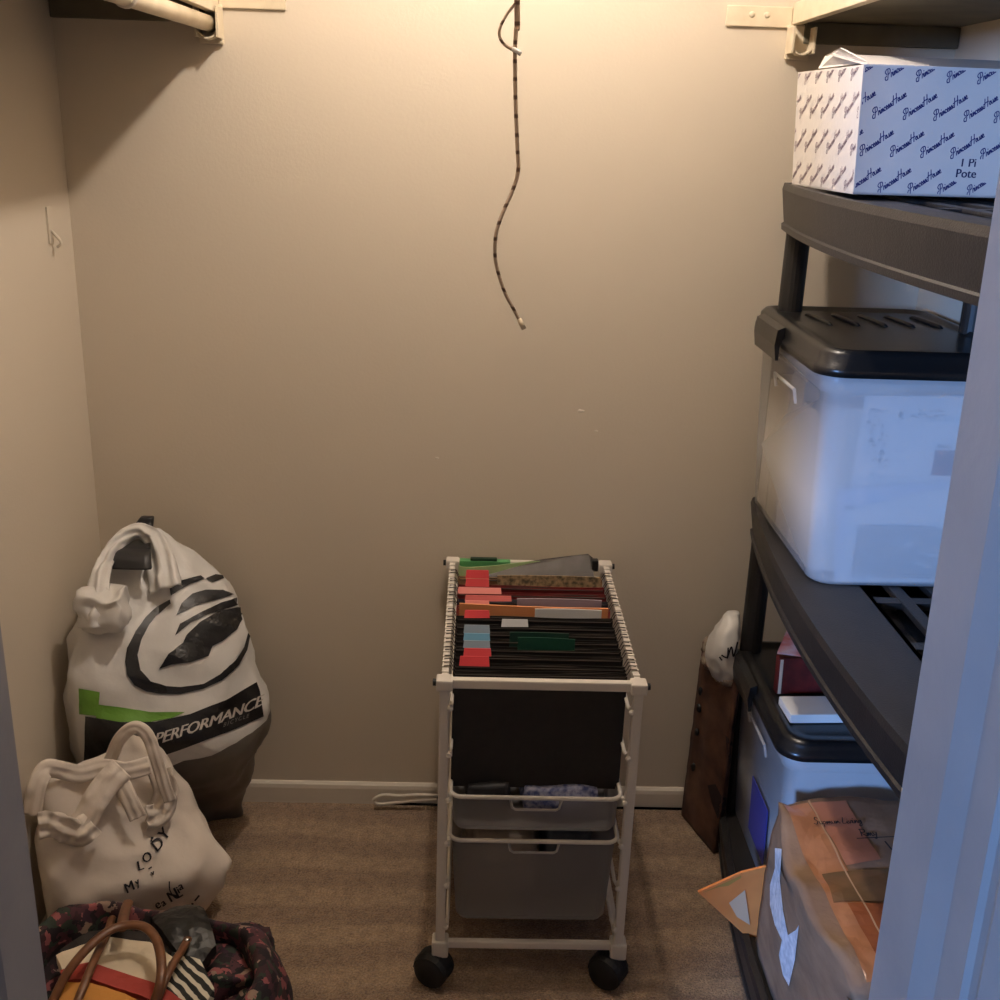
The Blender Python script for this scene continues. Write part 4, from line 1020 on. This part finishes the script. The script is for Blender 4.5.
for p in PR:
    a, z = p.x, p.y
    ring = []
    for k in range(NS):
        th = 2*PI*k/NS; ex = .265; ey = .185
        q = Vector((HX+ex*a*math.copysign(abs(math.cos(th))**.8, math.cos(th)), HY+ey*a*math.sin(th), z))
        w = fbm((q.x, q.y, z*.6), 9); q += Vector((math.cos(th), math.sin(th), 0))*w*.020; q.z += (.018*math.sin(3*th+1)+.012*fbm((q.x, q.y, 5), 14))*min(1, z/.1)
        if math.sin(th) > .1: q.z += .02*math.sin(th)*min(1, z/.1)
        q.x = max(q.x, XL+.008); q.z = max(q.z, .001); ring.append(q)
    rings.append(ring)
b = NB(); loft(b, rings, True, True); link('bag_body', b, fl, hand_bag, smooth=True)
lea = mat('brown_leather', (120, 78, 48), .4, var=(98, 60, 36), vscale=40)
def lstrap(pts, r=.0085, ov=None):
    b = NB(); tube(b, spline([at(x, y, 2, z) for x, y, z in pts], 8), r, 12, r*.75); return link('handle', b, ov or lea, hand_bag, smooth=True)
lstrap([(52, 1003, .19), (66, 975, .22), (84, 952, .24), (104, 934, .25), (122, 926, .25), (142, 926, .25), (155, 937, .245), (161, 958, .24), (160, 985, .225), (150, 1015, .19)])
lstrap([(70, 1018, .20), (80, 995, .215), (90, 970, .225), (99, 950, .222), (106, 936, .205), (112, 918, .18)], .0075)
lstrap([(188, 939, .205), (182, 950, .214), (172, 966, .220), (163, 985, .214), (154, 1010, .19)], .0075)
lstrap([(128, 903, .20), (124, 915, .215), (122, 928, .235)], .010)
b = NB(); c = at(187, 940, 2, .213); sphere(b, c, .005, (1, 1, .7), 12, 8); link('stud', b, M['chrome'], hand_bag, smooth=True)
# what lies in the bag: folded striped cloths, and a dark scarf over its right side
def slab(pts, z, th, m, name, label, cat, amp=.004, seed=0, L=.02):
    top = fill([[(at(x, y, 2, z).x, at(x, y, 2, z).y) for x, y in pts]], L=L)
    r = bmesh.ops.extrude_face_region(top, geom=top.faces[:]); vs = [v for v in r['geom'] if isinstance(v, bmesh.types.BMVert)]
    for v in top.verts: v.co.z = z-th
    for v in vs: v.co.z = z
    for v in top.verts:
        v.co.z += .02*math.cos((v.co.x-HX)*5)-.02+amp*fbm((v.co.x, v.co.y, seed), 16)*1.2; v.co.x = max(v.co.x, XL+.012)
    bmesh.ops.recalc_face_normals(top, faces=top.faces[:]); return thing(name, top, m, label, cat)
cream = mat('cream_cloth', (222, 206, 178), .85, bump=.15, bscale=40); redc = mat('red_cloth', (176, 72, 62), .9, var=(160, 62, 54), bump=.15, bscale=40); orc = mat('orange_cloth', (204, 142, 68), .9, bump=.15, bscale=40); dkc = mat('dark_cloth', (44, 38, 36), .9); 
slab([(56, 955), (80, 944), (110, 936), (150, 942), (175, 958), (165, 985), (120, 975), (90, 966), (64, 972)], .188, .02, cream, 'folded_cloth', 'cream folded cloth uppermost in the floral handbag', 'cloth', seed=1)
slab([(60, 968), (90, 962), (125, 972), (160, 985), (185, 1000), (175, 1006), (130, 992), (90, 978), (62, 980)], .193, .022, redc, 'folded_cloth', 'red folded cloth below the cream one in the floral handbag', 'cloth', seed=2)
slab([(58, 980), (85, 980), (125, 994), (150, 1006), (120, 1012), (60, 1010)], .195, .022, orc, 'folded_cloth', 'orange folded cloth nearest the viewer in the floral handbag', 'cloth', seed=3)
slab([(60, 946), (90, 930), (150, 930), (178, 942), (172, 952), (130, 942), (95, 940), (62, 956)], .178, .02, dkc, 'folded_cloth', 'dark folded cloth behind the cream one in the floral handbag', 'cloth', seed=4)
stm = mat('black_white_striped_cloth', (226, 214, 192), .85); nt = stm.node_tree; wv = nt.nodes.new('ShaderNodeTexWave'); wv.inputs['Scale'].default_value = 26; wv.bands_direction = 'DIAGONAL'; wv.inputs['Distortion'].default_value = 2.5
rp = nt.nodes.new('ShaderNodeValToRGB'); rp.color_ramp.elements[0].color = lin((34, 34, 30)); rp.color_ramp.elements[1].color = lin((214, 204, 184)); rp.color_ramp.elements[0].position = .52; rp.color_ramp.elements[1].position = .62
nt.links.new(nt.nodes['Texture Coordinate'].outputs['Object'], wv.inputs['Vector']); nt.links.new(wv.outputs[0], rp.inputs[0]); nt.links.new(rp.outputs[0], nt.nodes['Principled BSDF'].inputs['Base Color'])
slab([(172, 950), (200, 958), (214, 985), (205, 1005), (175, 1005), (162, 985)], .190, .02, stm, 'folded_cloth', 'black and cream striped cloth in the right of the floral handbag', 'cloth', seed=5)
# black flap
b = NB()
Fp = [(150, 912), (166, 906), (188, 905), (204, 912), (210, 926), (216, 945), (200, 958), (180, 955), (165, 940), (155, 925)]
top = fill([[(at(x, y, 2, .185).x, at(x, y, 2, .185).y) for x, y in Fp]], L=.015)
r = bmesh.ops.extrude_face_region(top, geom=top.faces[:]); vs = {v for v in r['geom'] if isinstance(v, bmesh.types.BMVert)}
for v in top.verts:
    cx = (v.co.x-at(185, 930, 2, .185).x)/.07; cy = (v.co.y-at(185, 930, 2, .185).y)/.06; z = .205-.018*(cx*cx+cy*cy)+.008*fbm((v.co.x, v.co.y, 1), 20)
    v.co.z = z if v in vs else z-.02
bmesh.ops.recalc_face_normals(top, faces=top.faces[:]); thing('scarf', top, mat('black_satin_cloth', (22, 21, 20), .42, var=(34, 33, 30), vscale=9), 'black scarf lying over the back right edge of the floral handbag', 'scarf')
b = NB(); c1 = at(236, 965, 2, .08)
b = pad(c1.x-.045, c1.x+.065, c1.y-.10, c1.y+.07, .004, .135, 14, .018, 14, 12, .4)
fl2 = fl.copy(); fl2.name = 'rose_floral_fabric'
for v in b.verts: v.co.z = max(v.co.z, .001)
thing('floral_pouch', b, fl, 'small rose floral pouch slumped at the right of the handbag', 'pouch', smooth=True)

# ------------------------------------------------------------------ paper bag behind the shelving post
gb = mat('brown_patterned_paper', (112, 78, 58), .6, var=(62, 38, 32), vscale=16, detail=6)
gift = empty('paper_bag', (.55, 2.24, 0), 'brown patterned paper bag between the back wall and the shelving unit', 'bag')
rings = []
for z, gx in [(.002+.462*k/30, .010*(1-k/30)) for k in range(31)]:
    quad = [Vector((.600, 2.322, z)), Vector((.544-gx, 2.315, z)), Vector((.594-gx, 2.150+gx, z)), Vector((.604, 2.172, z))]
    ring = []
    for a in range(4):
        for k in range(10):
            p = quad[a].lerp(quad[(a+1) % 4], k/10)
            d = p-Vector((.58, 2.24, z)); p = p+d.normalized()*(.005*fbm(p, 14)+.006*math.sin(z*9)*math.sin(PI*k/10)*(1 if a in (1,) else 0))
            p.y = min(p.y, YB-.014); p.x = min(p.x, .6035); ring.append(p)
    rings.append(ring)
b = NB(); loft(b, rings); bvh3 = bvh_of(b); body = link('bag_body', b, gb, gift, smooth=True)
for poly in ([(708, 785), (716, 784), (722, 796), (730, 800), (733, 815), (726, 830), (718, 818), (712, 802)], [(726, 735), (738, 748), (738, 775), (729, 765)]):
    bm = fill([poly], L=5); drape(bm, bvh3, from_photo, .0015); link('dark_motif', bm, mat('dark_motif_print', (38, 24, 28), .6), body)
for py in (700, 718, 742, 777):
    c = at(696, py, 1, 2.235); b = NB(); sphere(b, (.541+(.5-c.z)*.01, 2.28, c.z), .008, (.7, 1, 1.3), 10, 8); lumpy(b, .003, 60, py); link('edge_tassel', b, M['rubber'], gift, smooth=True)
b = NB(); 
for k, (x, y, z) in enumerate(((.560, 2.27, .455), (.575, 2.225, .45), (.562, 2.29, .472), (.585, 2.195, .455))):
    sphere(b, (x, y, z), .026, (1, 1, .9), 12, 8)
lumpy(b, .012, 40, 2); thing('tissue_paper', b, mat('patterned_tissue', (186, 172, 150), .8, var=(96, 52, 44), vscale=60), 'crumpled patterned tissue in the top of the brown paper bag', 'tissue', smooth=True)
rows = []
for z, x0, x1, f, g in ((.440, .550, .604, .05, .03), (.485, .535, .604, .06, .04), (.53, .538, .604, .055, .035), (.570, .556, .603, .035, .02), (.592, .572, .598, .012, .008)):
    rows.append((Vector((x0, 2.23, z)), Vector((x1, 2.23, z)), f, g))
rings = soft_bag(rows, None, .008, (18, 18, 14), nseg=40, yback=YB-.01, folds=.006)
b = NB(); loft(b, rings); bvh4 = bvh_of(b); wb = thing('white_plastic_bag', b, M['plasticbag'], 'small white plastic bag with black script stuffed in the brown paper bag', 'bag', smooth=True)
bm = polys_bm([q for st in ([(722, 655), (727, 657), (728, 648)], [(727, 658), (731, 647), (733, 656), (737, 642)], [(720, 657), (722, 660)]) for q in stroke2d(st, 1.5)])
drape(bm, bvh4, from_photo, .002); link('script_lettering', bm, M['ink'], wb)

# ------------------------------------------------------------------ cords on the carpet
def zfl(px, py, z=.005): return at(px, py, 2, z)
b = NB(); tube(b, spline([at(x, y, 1, 2.315) for x, y in ((446, 796), (420, 795), (400, 796), (384, 795), (376, 798), (374, 801), (380, 804), (400, 802), (420, 800), (446, 799))], 6), .0045, 8)
for v in b.verts: v.co.z = max(v.co.z, .001)
thing('white_cable', b, M['trim'], 'white cable doubled back on the carpet left of the cart', 'cable', smooth=True)
b = NB(); tube(b, spline([zfl(x, y) for x, y in ((380, 800), (430, 804), (500, 812), (580, 812), (636, 804), (660, 804), (680, 806), (700, 811), (712, 815))], 6), .0035, 8)
for v in b.verts: v.co.y = min(v.co.y, YB-.016)
thing('black_cable', b, M['rubber'], 'thin black cable lying along the back baseboard', 'cable', smooth=True)

# ------------------------------------------------------------------ daylight from the room behind the viewer
w = bpy.data.worlds.new('room_daylight'); S.world = w; w.use_nodes = True
w.node_tree.nodes['Background'].inputs[0].default_value = (.50, .62, .85, 1); w.node_tree.nodes['Background'].inputs[1].default_value = .10
ld = bpy.data.lights.new('window_daylight', 'AREA'); ld.shape = 'RECTANGLE'; ld.size = .95; ld.size_y = 1.2; ld.energy = 1100; ld.color = (.24, .47, 1.0)
lo_ = bpy.data.objects.new('window_daylight', ld); COL.objects.link(lo_); lo_.location = (-5.9, -6.6, 2.5)
lo_.rotation_euler = (Vector((.75, 1.8, .95))-lo_.location).to_track_quat('-Z', 'Y').to_euler()
